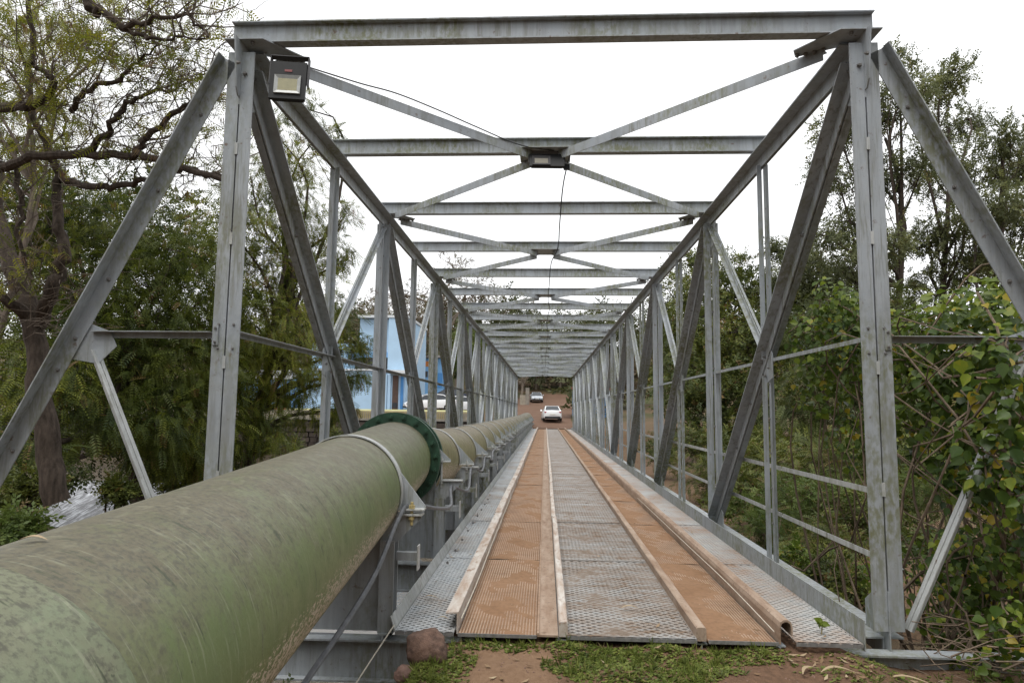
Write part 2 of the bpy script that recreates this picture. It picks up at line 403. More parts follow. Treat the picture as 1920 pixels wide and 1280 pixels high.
# road on the far bank, a winding sheet
v = []; f = []
cl = [(58.7, .4, 2.4), (62, .3, 2.3), (68, .0, 2.6), (76, -.6, 3.6), (86, -.8, 4.8), (96, -1.0, 4.6), (104, -.6, 4.2), (112, .8, 3.6)]
ysr = np.arange(58.7, 112, .6)
cx = np.interp(ysr, [c[0] for c in cl], [c[1] for c in cl]); hw = np.interp(ysr, [c[0] for c in cl], [c[2] for c in cl])
U = np.linspace(-1, 1, 13); X = cx[:, None]+hw[:, None]*U[None]; Y = np.repeat(ysr[:, None], 13, 1); Z = Hgt(X, Y)+.06-.05*U[None]**2
idx = np.arange(X.size).reshape(X.shape)
me = mesh_np('dirt_road', np.stack([X, Y, Z], -1).reshape(-1, 3), np.stack([idx[:-1, :-1], idx[:-1, 1:], idx[1:, 1:], idx[1:, :-1]], -1).reshape(-1, 4), None, 'road_soil')
tag(mobj('dirt_road', me), kind='structure')

# ------------------------------------------------------------------ the truss bridge
Y0, L, N, HX, ZC = 5.17, 2.4266, 22, 2.52, 4.50
XA = V((1, 0, 0)); YA = V((0, 1, 0)); ZA = V((0, 0, 1))
BR = thing('truss_bridge', 'grey steel through-truss bridge carrying the narrow track deck over the river', 'bridge', (0, Y0, 0))
def dbl(bw, bh, t, g=.012):          # two angles back to back: flange at w=0 (towards -up), stems along +up
    return [[(g/2, 0), (g/2+bw, 0), (g/2+bw, t), (g/2, t)], [(g/2, t), (g/2+t, t), (g/2+t, bh), (g/2, bh)],
            [(-g/2-bw, 0), (-g/2, 0), (-g/2, t), (-g/2-bw, t)], [(-g/2-t, t), (-g/2, t), (-g/2, bh), (-g/2-t, bh)]]
def star(bw, t, g=.012):             # two angles corner to corner
    h = g/2
    return [[(h, -h-t), (h+bw, -h-t), (h+bw, -h), (h, -h)], [(h, -h-bw), (h+t, -h-bw), (h+t, -h-t), (h, -h-t)],
            [(-h-bw, h), (-h, h), (-h, h+t), (-h-bw, h+t)], [(-h-t, h+t), (-h, h+t), (-h, h+bw), (-h-t, h+bw)]]
def ang(bw, bh, t): return [[(0, 0), (bw, 0), (bw, t), (0, t)], [(0, t), (t, t), (t, bh), (0, bh)]]
def chan(w, h, t): return [[(-w/2, 0), (w/2, 0), (w/2, t), (-w/2, t)], [(-w/2, h-t), (w/2, h-t), (w/2, h), (-w/2, h)], [(-.006, t), (.006, t), (.006, h-t), (-.006, h-t)]]
def member(name, mat, polys, A, B, side, up, key=None, parent=BR):
    A, B = V(A), V(B)
    k = ('m', name, mat, tuple(round(c, 3) for c in B-A), tuple(round(c, 3) for c in side), tuple(round(c, 3) for c in up), key)
    def mk():
        me = MB().bar(polys, (0, 0, 0), B-A, side, up).mesh(name); me.materials.append(M(mat)); return me
    return mobj(name, cached(k, mk), None, parent, A)
def bolt_mesh(r, h):
    def mk():
        m = MB().tube([(0, 0, 0), (0, 0, h*.6)], r, 6).tube([(0, 0, h*.6), (0, 0, h)], r*.55, 6).mesh('bolt'); m.materials.append(M('bolt_steel')); return m
    return cached(('bolt', r, h), mk)
def bolt(parent, p, n, r=.017, h=.026):
    o = mobj('bolt', bolt_mesh(r, h), None, parent, p); o.rotation_euler = V(n).to_track_quat('Z', 'Y').to_euler(); return o
def node(k): return Y0+k*L
for s in (-1, 1):
    x = s*HX
    # chords
    member('top_chord', 'steel', dbl(.13, .15, .014), (x, Y0+.06, ZC+.085), (x, node(N)-.06, ZC+.085), XA, -ZA)
    member('bottom_chord', 'steel', dbl(.13, .13, .012), (x, Y0+.02, -.02), (x, node(N)-.02, -.02), XA, -ZA)
    for k in range(0, N+1):
        y = node(k)
        if k % 2 == 0:
            end = k in (0, N)
            if end: p = member('post', 'steel', dbl(.105, .1, .012), (x, y-.05, .04), (x, y-.05, ZC+.03), XA, YA, 'end')
            else: p = member('post', 'steel', star(.1, .011), (x, y, .0), (x, y, ZC-.03), XA, YA, 'mid')
            # gusset sheets at both ends and batten bolts
            g = MB().prism([(-.30, -.34), (-.10, -.44), (.10, -.44), (.42, -.30), (.42, .08), (-.30, .08)], -.0045, .0045, 0)
            if end: g = MB().prism([(-.05, -.44), (.10, -.44), (.42, -.30), (.42, .08), (-.05, .08)] if k == 0 else [(.05, -.44), (-.10, -.44), (-.42, -.30), (-.42, .08), (.05, .08)], -.0045, .0045, 0)
            go = mobj('gusset_plate', cached(('gp', k if end else 'm'), lambda: g.mesh('gusset_plate')), 'steel', BR, (x, y, ZC+.02))
            g2 = MB().prism([(-.40, -.12), (.30, -.12), (.30, .2), (.1, .34), (-.1, .34), (-.40, .22)], -.0045, .0045, 0)
            if end: g2 = MB().prism([(-.06, -.12), (.30, -.12), (.30, .2), (.1, .34), (-.06, .34)] if k == 0 else [(.06, -.12), (-.30, -.12), (-.30, .2), (-.1, .34), (.06, .34)], -.0045, .0045, 0)
            g2o = mobj('gusset_plate', cached(('gpb', k if end else 'm'), lambda: g2.mesh('gusset_plate')), 'steel', BR, (x, y, -.02))
            if k <= 8:
                for i, (yy, zz) in enumerate([(-.18, -.13), (-.06, -.16), (.12, -.12), (.24, -.16), (.18, -.02), (.32, -.05)]):
                    bolt(go, (x-s*.03, y+yy, ZC+zz), (-s, 0, 0), .016, .03)
            if 0 < k <= 8:
                for i in range(5): bolt(p, (x+.006, y-.02, .55+i*.85), (0, -1, 0), .02, .04)
            if end and k == 0:
                for zz in (1.05, 1.95, 2.95, 3.7):
                    mobj('batten', cached('bat', lambda: MB().box(-.012, .012, -.006, .006, -.05, .05).mesh('batten')), 'steel_light', p, (x, y-.052, zz))
                for zz in (2.06, 2.25): 
                    for xx in (-.06, .06): bolt(p, (x+xx, y-.05, zz), (0, -1, 0), .011, .012)
        else:
            member('hanger', 'steel', star(.055, .008), (x, y, 2.2), (x, y, ZC-.03), XA, YA, 'up')
            h = member('hanger', 'steel', star(.055, .008), (x, y, -.02), (x, y, 2.02), XA, YA, 'lo')
            if k <= 7:
                for i in range(5): bolt(h, (x+.004, y-.015, .4+i*.38), (0, -1, 0), .012, .025)
    for k in range(0, N, 2):
        ya, ym, yb = node(k), node(k+1), node(k+2)
        fwd = k < 8
        zt, zb = ZC-.06, .02
        d = V((0, yb-ya, zb-zt)).normalized(); upv = V((0, -d.z, d.y))       # for a bar falling away
        d2 = V((0, yb-ya, zt-zb)).normalized(); up2 = V((0, d2.z, -d2.y))
        zm = (zt+zb)/2
        if fwd:
            m1 = member('main_diagonal', 'steel', dbl(.115, .11, .012), (x, ya+.09, zt+.0), (x, yb+.0, zb+.09), XA, -upv)
            member('sub_diagonal', 'steel', dbl(.055, .055, .008), (x, yb-.04, zt-.04), (x, ym+.05, zm+.05), XA, -up2)
            if k <= 4:
                for t in (.25, .5, .62, .75): bolt(m1, (x-s*.018, ya+.05+(yb-ya-.09)*t, zt-.04+(zb-zt+.09)*t), (-s, 0, 0), .018, .035)
        else:
            member('main_diagonal', 'steel', dbl(.10, .10, .012), (x, yb-.05, zt-.02), (x, ya+.04, zb+.06), XA, -up2)
            member('sub_diagonal', 'steel', dbl(.055, .055, .008), (x, ya+.04, zt-.04), (x, ym-.05, zm+.05), XA, upv)
        gm = mobj('gusset_plate', cached('gpm', lambda: MB().prism([(-.17, -.2), (.05, -.26), (.17, -.05), (.17, .16), (-.02, .22), (-.17, .06)], -.0045, .0045, 0).mesh('gusset_plate')), 'steel', BR, (x, ym, zm-.04))
        if k <= 6:
            for yy, zz in ((-.11, .02), (-.11, -.09), (.1, .08), (.1, -.02), (0, -.17)): bolt(gm, (x-s*.02, ym+yy, zm-.04+zz), (-s, 0, 0), .013, .024)
        member('mid_strut', 'steel', [[(0, .02), (.007*s, .02), (.007*s, .05), (0, .05)], [(-.085*s, .05), (.007*s, .05), (.007*s, .057), (-.085*s, .057)]], (x+.012*s, ya+.02, zm-.08), (x+.012*s, yb-.02, zm-.08), XA, ZA)
# handrails on the side away from the pipe
for zz in (.46, .97):
    for k in range(0, N):
        member('handrail', 'steel_light', [[(0, 0), (.045, 0), (.045, .006), (0, .006)], [(0, .006), (.006, .006), (.006, .045), (0, .045)]], (HX+.12, node(k)+.03, zz), (HX+.12, node(k+1)-.005, zz), XA, ZA)
# roof beams and bracing
for k in range(N+1):
    y = node(k)
    bm = member('top_beam', 'steel', chan(.10, .185, .011), (-HX-.10, y, ZC+.12), (HX+.10, y, ZC+.12), -YA, ZA)
    if k % 2 == 0:
        for s in (-1, 1):
            gp = mobj('gusset_plate', cached(('gpt', s), lambda: MB().prism([(s*.12, -.12), (s*.12, .14), (-s*.12, .16), (-s*.40, .30), (-s*.45, .20), (-s*.20, -.12)], -.005, .005, 2).mesh('gusset_plate')), 'steel', BR, (s*HX, y, ZC+.111))
            if k <= 6:
                for (xx, yy) in ((-.22, .16), (-.28, .20), (-.34, .23), (-.40, .25), (.02, -.07), (.02, .08), (-.10, -.07)): bolt(gp, (s*HX+s*xx, y+yy, ZC+.105), (0, 0, -1), .018, .028)
            if k == 0:
                mobj('fin_plate', cached('fin', lambda: MB().prism([(-.16, .11), (.0, .11), (.0, -.36), (-.06, -.36), (-.10, -.30)], -.006, .006, 0).mesh('fin_plate')), 'steel', BR, (s*HX, y-.02, ZC))
    else:
        gp = mobj('gusset_plate', cached('gpc', lambda: MB().prism([(-.30, -.24), (.30, -.24), (.30, .24), (-.30, .24)], -.005, .005, 2).mesh('gusset_plate')), 'steel', BR, (.0, y, ZC+.113))
        if k <= 7:
            for sx in (-1, 1):
                for sy_ in (-1, 1):
                    for t in (0, 1, 2): bolt(gp, (sx*(.15+.05*t), y+sy_*(.09+.045*t), ZC+.107), (0, 0, -1), .013, .024)
for k in range(0, N, 2):
    for s in (-1, 1):
        for (ka, kb, xa, xb) in ((k, k+1, s*(HX-.22), s*.16), (k+1, k+2, s*.16, s*(HX-.22))):
            ya, yb = node(ka), node(kb)
            if xa*s > xb*s: A = V((xa, ya+.17, ZC+.005)); B = V((xb, yb-.12, ZC+.005))
            else: A = V((xa, ya+.12, ZC+.005)); B = V((xb, yb-.17, ZC+.005))
            d = (B-A).normalized(); side = d.cross(ZA)
            if side.y > 0: side = -side
            member('lateral_brace', 'steel', [[(0, 0), (.008, 0), (.008, .1), (0, .1)], [(-.08, .092), (0, .092), (0, .1), (-.08, .1)]], A, B, side, ZA)
# end frames: raking outriggers in the portal plane
for k in (0, N):
    y = node(k)-(.05 if k == 0 else -.05)
    for s in (-1, 1):
        A = V((s*2.66, y, 4.48)); B = V((s*4.93, y, -.12)); d = (B-A).normalized(); side = YA; up = V((s*abs(d.z), 0, abs(d.x)))
        r = member('outrigger_brace', 'steel', [[(0, 0), (.010, 0), (.010, -.115), (0, -.115)], [(-.10, 0), (.010, 0), (.010, .010), (-.10, .010)]], A, B, side, up)
        if k == 0:
            for t in (.10, .24, .4, .505, .56, .7): q = A+(B-A)*t-up*.06; bolt(r, (q.x, y-.001, q.z), (0, -1, 0), .016, .02)
        mobj('gusset_plate', cached(('gpo', s), lambda: MB().prism([(s*.02, .1), (-s*.2, .02), (-s*.26, -.1), (-s*.12, -.24), (s*.14, -.2), (s*.12, -.05)], -.004, .004, 1).mesh('gusset_plate')), 'steel', BR, (s*3.68, y+.018, 2.17))
        member('outrigger_strut', 'steel', [[(0, 0), (.007, 0), (.007, .045), (0, .045)], [(-.06, .045), (.007, .045), (.007, .052), (-.06, .052)]], (s*2.64, y+.03, 2.14), (s*3.62, y+.03, 2.14), YA, ZA)
        c = member('outrigger_strut', 'steel_light', dbl(.045, .045, .007), (s*2.66, y+.03, .05), (s*3.60, y+.03, 2.04), YA, V((s*.9, 0, -.43)))
        if k == 0:
            cl_ = mobj('clip_plate', cached('clip', lambda: MB().box(-.022, .022, -.012, .0, -.08, .08).mesh('clip_plate')), 'steel', BR, (s*2.60, y-.0, 2.165))
            for zz in (2.11, 2.22): bolt(cl_, (s*2.60, y-.012, zz), (0, -1, 0), .011, .016)
# floor beams, stringers
for k in range(N+1):
    y = node(k); w = 5.0 if k in (0, N) else 2.62
    member('floor_beam', 'steel', chan(.14, .30, .013), (-w, y-.08, -.395), (w, y-.08, -.395), YA, ZA, k in (0, N))
for x in (-2.05, -1.16, -.5, .15, 1.15, 1.7):
    member('stringer', 'steel', chan(.08, .05, .008), (x, 5.0, -.092), (x, node(N), -.092), XA, ZA)

# ------------------------------------------------------------------ deck: grating panels, kerbs, toe boards
PL = 2.4266; DY0 = 4.97; NP = 22
def grating(w, ln, pitch_y, pitch_x, bar, dep, longitudinal=False):
    """bar grating, top at z=0; main bars across the deck or along it"""
    m = MB()
    if not longitudinal:               # expanded metal: zigzag strands meeting at their tips
        per = pitch_x; n = int(ln/pitch_y); p = ln/n; k = max(2, round(w/per)*2); dx = w/k
        for i in range(n):
            pts = [(q*dx, (i+.5)*p+(.46*p if (q+i) % 2 else -.46*p)) for q in range(k+1)]
            vs = []
            for q, (x, y) in enumerate(pts): vs += [(x, y-bar/2, -dep), (x, y-bar/2, -.003), (x, y+bar/2, 0), (x, y+bar/2, -dep)]
            m.add(vs, [(4*q+a, 4*q+4+a, 4*q+5+a, 4*q+1+a) for q in range(k) for a in range(3)])
        for x in (0.004, w-.004): m.add([(x-.004, 0, .001), (x+.004, 0, .001), (x+.004, ln, .001), (x-.004, ln, .001)], [(0, 1, 2, 3)])
        for y in (0.0, ln-.02): m.add([(0, y, .002), (w, y, .002), (w, y+.02, .002), (0, y+.02, .002)], [(0, 1, 2, 3)])
    else:
        n = int(w/pitch_x)
        for i in range(n):
            x = (i+.5)*w/n
            m.add([(x-bar/2, 0, -dep), (x-bar/2, 0, 0), (x+bar/2, 0, 0), (x+bar/2, 0, -dep), (x-bar/2, ln-.006, -dep), (x-bar/2, ln-.006, 0), (x+bar/2, ln-.006, 0), (x+bar/2, ln-.006, -dep)],
                  [(0, 1, 5, 4), (1, 2, 6, 5), (2, 3, 7, 6), (0, 3, 2, 1)])
        n = int(ln/pitch_y)
        for i in range(n+1):
            y = i*(ln-.01)/n
            m.add([(0, y, -.007), (w, y, -.007), (w, y+.008, -.007), (0, y+.008, -.007)], [(0, 1, 2, 3)])
    return m.mesh('grating', fix=False)
STR = [('walkway_panel', -1.06, -.63, 'grate_grey', False, .032, .07), ('track_panel', -.60, -.03, 'grate_red', True, .15, .022),
       ('middle_panel', .19, 1.11, 'grate_mid', False, .036, .085), ('track_panel', 1.19, 1.68, 'grate_red', True, .15, .022),
       ('walkway_panel', 1.80, 2.26, 'grate_right', False, .034, .075)]
rs = random.Random(4)
for si, (nm, xa, xb, mt, lg, py_, px_) in enumerate(STR):
    g = grating(xb-xa, PL-.014, py_, px_, .019 if not lg else .010, .02, lg); g.materials.append(M(mt))
    for i in range(NP):
        dz = rs.uniform(-.004, .004)
        o = mobj(nm, g, None, BR, (xa, DY0+i*PL, dz-.012 if lg else dz))
        if lg or si == 2:
            def mkfill():
                nx, ny = 14, 48; r_ = np.random.default_rng(si*50+min(i, 3)); ph = r_.uniform(0, 6, 8); X, Y = np.meshgrid(np.linspace(0, xb-xa, nx), np.linspace(0, PL-.02, ny))
                Z = .0035*np.sin(X*9+ph[0]+1.3*np.sin(Y*3+ph[1]))+.003*np.sin(Y*7+ph[2]+np.sin(X*14+ph[3]))+.002*np.sin(X*31+Y*23+ph[4])+r_.normal(0, .0008, X.shape)
                if si == 3: Z = Z+.0065*(1-X/(xb-xa))
                if si == 2: Z = Z*1.25
                idx = np.arange(nx*ny).reshape(ny, nx); return mesh_np('caked_soil', np.stack([X, Y, Z], -1).reshape(-1, 3), np.stack([idx[:-1, :-1], idx[:-1, 1:], idx[1:, 1:], idx[1:, :-1]], -1).reshape(-1, 4))
            fill = cached(('fill', si, min(i, 3)), mkfill)
            mobj('caked_soil', fill, 'track_soil' if lg else 'mid_dirt', o, (xa, DY0+i*PL, dz-.0145 if lg else dz-.0085))
    # front edge flat bar
    mobj('edge_bar', MB().box(xa, xb, -.007, -.001, -.026, -.002).mesh('edge_bar'), 'bolt_steel', BR, (0, DY0, -.004))
# dirt-caked checker strip beside the left track, soil ramp of the right track
for i in range(NP):
    mobj('checker_strip', cached('chk', lambda: MB().box(-.026, .125, 0, PL-.01, -.018, -.004).mesh('checker_strip')), 'kerb_rust', BR, (0, DY0+i*PL, 0))
    mobj('flat_bar', cached('flb', lambda: MB().box(-.028, -.012, 0, PL-.01, -.004, .008).mesh('flat_bar')), 'grate_red', BR, (0, DY0+i*PL, 0))
def kerb(name, prof, mat, y0, y1, jit, seed, x):
    r = random.Random(seed); y = y0; k = 0
    while y < y1-.1:
        ln = min(PL*2, y1-y); dx = r.uniform(-jit, jit); dx2 = r.uniform(-jit, jit)
        m = MB(); n = 8; P = len(prof)
        vs = []
        for i in range(n+1):
            t = i/n; bx = dx*(1-t)+dx2*t + r.uniform(-.0015, .0015); bz = r.uniform(-.0015, .0015)
            vs += [(px+bx, t*(ln-.008), pz+bz) for px, pz in prof]
        fs = [(i*P+j, i*P+(j+1) % P, (i+1)*P+(j+1) % P, (i+1)*P+j) for i in range(n) for j in range(P)]
        fs += [tuple(range(P)), tuple(n*P+j for j in range(P-1, -1, -1))]
        m.add(vs, fs).obj(name, mat, BR, (x, y, 0)); y += ln; k += 1
END = node(N)+.2
kerb('kerb_angle', [(-.065, .118), (.03, .124), (.03, -.03), (.018, -.03), (.018, .112), (-.065, .107)], 'kerb_paint', DY0+.05, END, .008, 1, -.63)
kerb('kerb_channel', [(-.032, -.02), (-.032, .075), (-.022, .084), (.024, .084), (.032, .075), (.032, -.02)], 'kerb_paint', DY0+.02, END, .006, 2, .158)
kerb('kerb_timber', [(-.036, -.02), (-.036, .066), (-.026, .074), (.024, .074), (.034, .066), (.034, -.02)], 'kerb_rust', DY0+.01, END, .008, 3, 1.15)
kerb('kerb_guard', [(-.052, -.03), (-.052, .09), (-.042, .122), (-.018, .138), (.012, .138), (.034, .122), (.042, .09), (.042, .03), (.032, .03), (.032, .085), (.026, .11), (.008, .124), (-.012, .124), (-.032, .112), (-.042, .088), (-.042, -.03)], 'kerb_rust', DY0+.02, END, .008, 5, 1.742)
kerb('toe_board', [(-.028, .088), (-.022, .089), (.010, -.0), (.010, -.02), (.0, -.02), (.0, -.002)], 'steel_light', DY0+.02, END, .004, 6, -1.078)
kerb('toe_board', [(-.004, -.05), (-.004, .16), (.003, .16), (.003, -.05)], 'steel', DY0-.01, END, .004, 7, 2.275)
# bolts along the left walkway
for i in range(9):
    bolt(BR, (-.99, 7.1+i*.62, .0), (0, 0, 1), .014, .02)

# ------------------------------------------------------------------ the water pipe
PY = [-8, 1.4, 5.1, 7.42, 7.8, 9.3, 11.4, 20, 36, 48, 55, 60.5, 63]
PXc = [-.478, -1.206, -1.492, -1.668, -1.662, -1.60, -1.585, -1.585, -1.585, -1.58, -1.58, -1.6, -1.62]
PZc = [.50, .835, .963, 1.035, 1.02, .89, .84, .825, .83, .86, .93, .95, .55]
def pc(y): return V((float(np.interp(y, PY, PXc)), y, float(np.interp(y, PY, PZc))))
PIPE = thing('water_pipe', 'large weathered green water pipe running along the left side of the bridge', 'pipe', (-1.5, 1.4, 0))
def psec(name, y0, y1, r0, r1, mat, n=64, step=.4, cap=False):
    k = max(2, int((y1-y0)/step)+1); ys = np.linspace(y0, y1, k)
    return MB().tube([pc(y)-V((-1.5, 1.4, 0)) for y in ys], list(np.linspace(r0, r1, k)), n, cap).obj(name, mat, PIPE, (-1.5, 1.4, 0), True)
psec('pipe_sleeve', -8, 1.33, .456, .456, 'pipe_sleeve', 72, .4, False)
psec('sleeve_rim', 1.33, 1.345, .456, .452, 'pipe_sleeve', 72, .02, False)
psec('sleeve_rim', 1.345, 1.352, .452, .417, 'rim_paint', 72, .02, False)
psec('pipe_section', 1.36, 7.44, .418, .418, 'pipe_green', 72, .3)
for a, c in ((7.7, 19.0), (19.0, 31.0), (31.0, 43.0), (43.0, 63.0)): psec('pipe_section', a, c, .435, .435, 'pipe_far', 48, .35)
for yy in (19.0, 31.0, 43.0):
    psec('weld_collar', yy-.03, yy+.03, .442, .442, 'pipe_far', 48, .03, True)
def ring(y0, y1, ri, ro, n=64):
    m = MB(); c0, c1 = pc(y0), pc(y1); vs = []; o = V((-1.5, 1.4, 0))
    for j in range(n):
        t = 2*math.pi*j/n; e = V((math.cos(t), 0, math.sin(t)))
        vs += [c0+e*ri-o, c0+e*ro-o, c1+e*ro-o, c1+e*ri-o]
    fs = []
    for j in range(n):
        a = 4*j; c = 4*((j+1) % n); fs += [(a+i, a+(i+1) % 4, c+(i+1) % 4, c+i) for i in range(4)]
    return m.add(vs, fs)
for (ya, yb) in ((7.42, 7.475), (7.60, 7.655)):
    fl = ring(ya, yb, .418, .525).obj('flange', 'flange_green', PIPE, (-1.5, 1.4, 0), True)
    for j in range(20):
        t = 2*math.pi*(j+.3)/20; q = pc(ya)+V((math.cos(t)*.474, 0, math.sin(t)*.474)); bb = bolt(fl, q, (0, -1, 0), .022, .035)
        bb.data = cached('fbolt', lambda: (lambda m: (m.materials.clear(), m.materials.append(M('flange_green')), m)[-1])(bolt_mesh(.030, .045).copy()))
psec('pipe_section', 7.44, 7.72, .43, .43, 'pipe_green', 48, .1)

# saddles carried by the bridge, straps clamped over the pipe
SADY = [5.1+2.1*i for i in range(26)]
for i, y in enumerate(SADY):
    y = min(y, 57.8); c = pc(y); r = .418 if y < 7.4 else (.525 if i == 1 else .435)
    if i == 1: y = 7.545; c = pc(y)
    S = MB(); ze = .80
    arc = [(c.x+(r+.006)*math.cos(t), c.z+(r+.006)*math.sin(t)) for t in np.linspace(math.pi*1.0+.35, 2*math.pi-.35, 18)]
    poly = [(-2.12, -.05), (-2.12, arc[0][1])]+arc+[(c.x+r*.95+.05, arc[-1][1]), (-1.17, .55), (-1.17, -.05)]
    sad = S.prism(poly, -.006, .006, 1).obj('pipe_saddle', 'steel', BR, (0, y, 0))
    for sx, xp in ((1, -1.15), (-1, -2.10)):
        MB().bar(chan(.11, .14, .01), (0, 0, 0), (0, 0, .66), XA, YA).obj('saddle_post', 'steel', sad, (xp, y-.075, -.042))
    ear = MB().prism([(-1.21, .60), (-1.09, .60), (-.91, ze-.02), (-.91, ze), (-1.14, ze), (-1.21, .7)], -.014, .0, 1).obj('saddle_arm', 'steel', sad, (0, y-.012, 0))
    MB().box(-1.13, -.90, -.05, .05, 0, .014).obj('saddle_bracket', 'steel_light', sad, (0, y, ze))
    MB().box(-1.09, -.93, -.03, .02, .40, .46).obj('stub_bar', 'steel', sad, (0, y, 0.07))
    MB().box(-.93, -.922, -.05, .04, .40, .58).obj('stub_plate', 'steel_light', sad, (0, y, 0))
    # strap with ear plate
    zc2 = ze+.05 if i != 1 else 1.02
    a0 = math.asin(max(-.95, min(.95, (zc2-c.z)/(r+.006)))); rr = r+.008
    st = MB(); vs = []; n = 40
    A = np.linspace(a0, math.pi-a0, n)
    for t in A:
        e = V((math.cos(t), 0, math.sin(t)))
        for q in ((rr, -.04), (rr+.009, -.04), (rr+.009, .04), (rr, .04)): vs.append(V((c.x, 0, c.z))+e*q[0]+V((0, q[1], 0)))
    fs = [(4*j+k, 4*j+(k+1) % 4, 4*j+4+(k+1) % 4, 4*j+4+k) for j in range(n-1) for k in range(4)]
    st.add(vs, fs)
    so_ = st.obj('pipe_strap', 'steel_light', BR, (0, y, 0), True)
    xr = c.x+(rr+.006)*math.cos(a0); a1 = a0+.62; tipx = xr+.19
    MB().prism([(xr, zc2), (tipx, zc2), (tipx, zc2+.012), (c.x+(rr+.009)*math.cos(a1), c.z+(rr+.009)*math.sin(a1)), (c.x+(rr+.009)*math.cos((a0+a1)/2), c.z+(rr+.009)*math.sin((a0+a1)/2))], -.006, .006, 1).obj('ear_plate', 'steel', so_, (0, y+.03, 0))
    MB().box(xr-.01, tipx, -.05, .05, -.012, 0).obj('ear_flange', 'steel_light', so_, (0, y, zc2))
    for yy in (-.025,):
        m = MB().tube([(0, 0, ze-.07-zc2), (0, 0, .05)], .012, 8).tube([(0, 0, .002), (0, 0, .026)], .024, 6).tube([(0, 0, ze-zc2-.03), (0, 0, ze-zc2-.004)], .024, 6)
        m.obj('clamp_bolt', 'brass_nut' if i == 0 else 'steel_light', so_, ((xr+tipx)/2, y+yy, zc2))
psec('pipe_section', 62.9, 63.2, .435, .40, 'pipe_far', 32, .2, True)

# ------------------------------------------------------------------ cables, floodlights
def cable(name, pts, r, mat, label, cat, n=8, sub=8):
    P = [V(p) for p in pts]; Q = []
    for i in range(len(P)-1):
        p0, p1, p2, p3 = P[max(i-1, 0)], P[i], P[i+1], P[min(i+2, len(P)-1)]
        for k in range(sub):
            t = k/sub; Q.append(.5*((2*p1)+(p2-p0)*t+(2*p0-5*p1+4*p2-p3)*t*t+(3*p1-p0-3*p2+p3)*t**3))
    Q.append(P[-1]); o = P[0].copy()
    return tag(MB().tube([q-o for q in Q], r, n).obj(name, mat, None, o, True), label, cat)
cable('power_cable', [(-1.36, 2.6, -.12), (-1.19, 3.4, .20), (-1.08, 4.3, .50), (-1.05, 4.9, .79), (-1.02, 5.2, .86), (-.93, 6.0, .72), (-.94, 6.9, .62), (-1.02, 7.5, .74), (-.94, 8.4, .60), (-1.0, 9.35, .80), (-.95, 10.4, .66), (-1.0, 11.5, .80), (-.96, 12.5, .68), (-1.0, 13.6, .80), (-.98, 20, .72), (-1.0, 34, .76), (-1.0, 57, .82)], .017, 'cable_grey', 'thick grey cable rising past the pipe and clipped along its saddles', 'cable')
cable('tie_wire', [(-1.07, 4.98, .03), (-1.2, 4.55, -.18), (-1.42, 4.0, -.55)], .005, 'rope', 'thin pale wire tied to the left deck corner and running to the ground', 'wire', 6)
cable('tie_wire', [(-.58, 5.0, .085), (-.575, 6.2, .07), (-.58, 8, .075), (-.575, 12, .07)], .004, 'rope', 'thin pale wire lying along the left kerb angle', 'wire', 5)
cable('tie_wire', [(1.66, 5.0, .055), (1.655, 6.2, .09), (1.66, 8, .085), (1.655, 12, .09)], .004, 'rope', 'thin pale wire lying along the right rusty kerb', 'wire', 5)
rs = random.Random(9)
pts = [V((.25, 7.55, 4.42)), V((.22, 7.6, 4.28)), V((.20, 7.7, 4.12)), V((.19, 8.4, 3.98)), V((.19, 9.6, 3.98))]
y = 11
while y < 57: pts.append(V((.14+rs.uniform(-.03, .03)-y*.003, y, 4.02+.1*math.sin(y*.8)+rs.uniform(-.03, .03)+ (y-11)*.008))); y += 1.6
cable('lamp_wire', pts, .008, 'black_wire', 'twisted black wire hanging from the roof beam lamp down the bridge', 'wire', 5, 5)
cable('lamp_wire', [(-2.2, 5.42, 4.60), (-1.75, 5.83, 4.62), (-1.45, 6.12, 4.655), (-1.1, 6.45, 4.64), (-.75, 6.8, 4.615), (-.3, 7.3, 4.615), (.1, 7.45, 4.60)], .007, 'black_wire', 'black wire lying on the left roof brace near the portal', 'wire', 5)
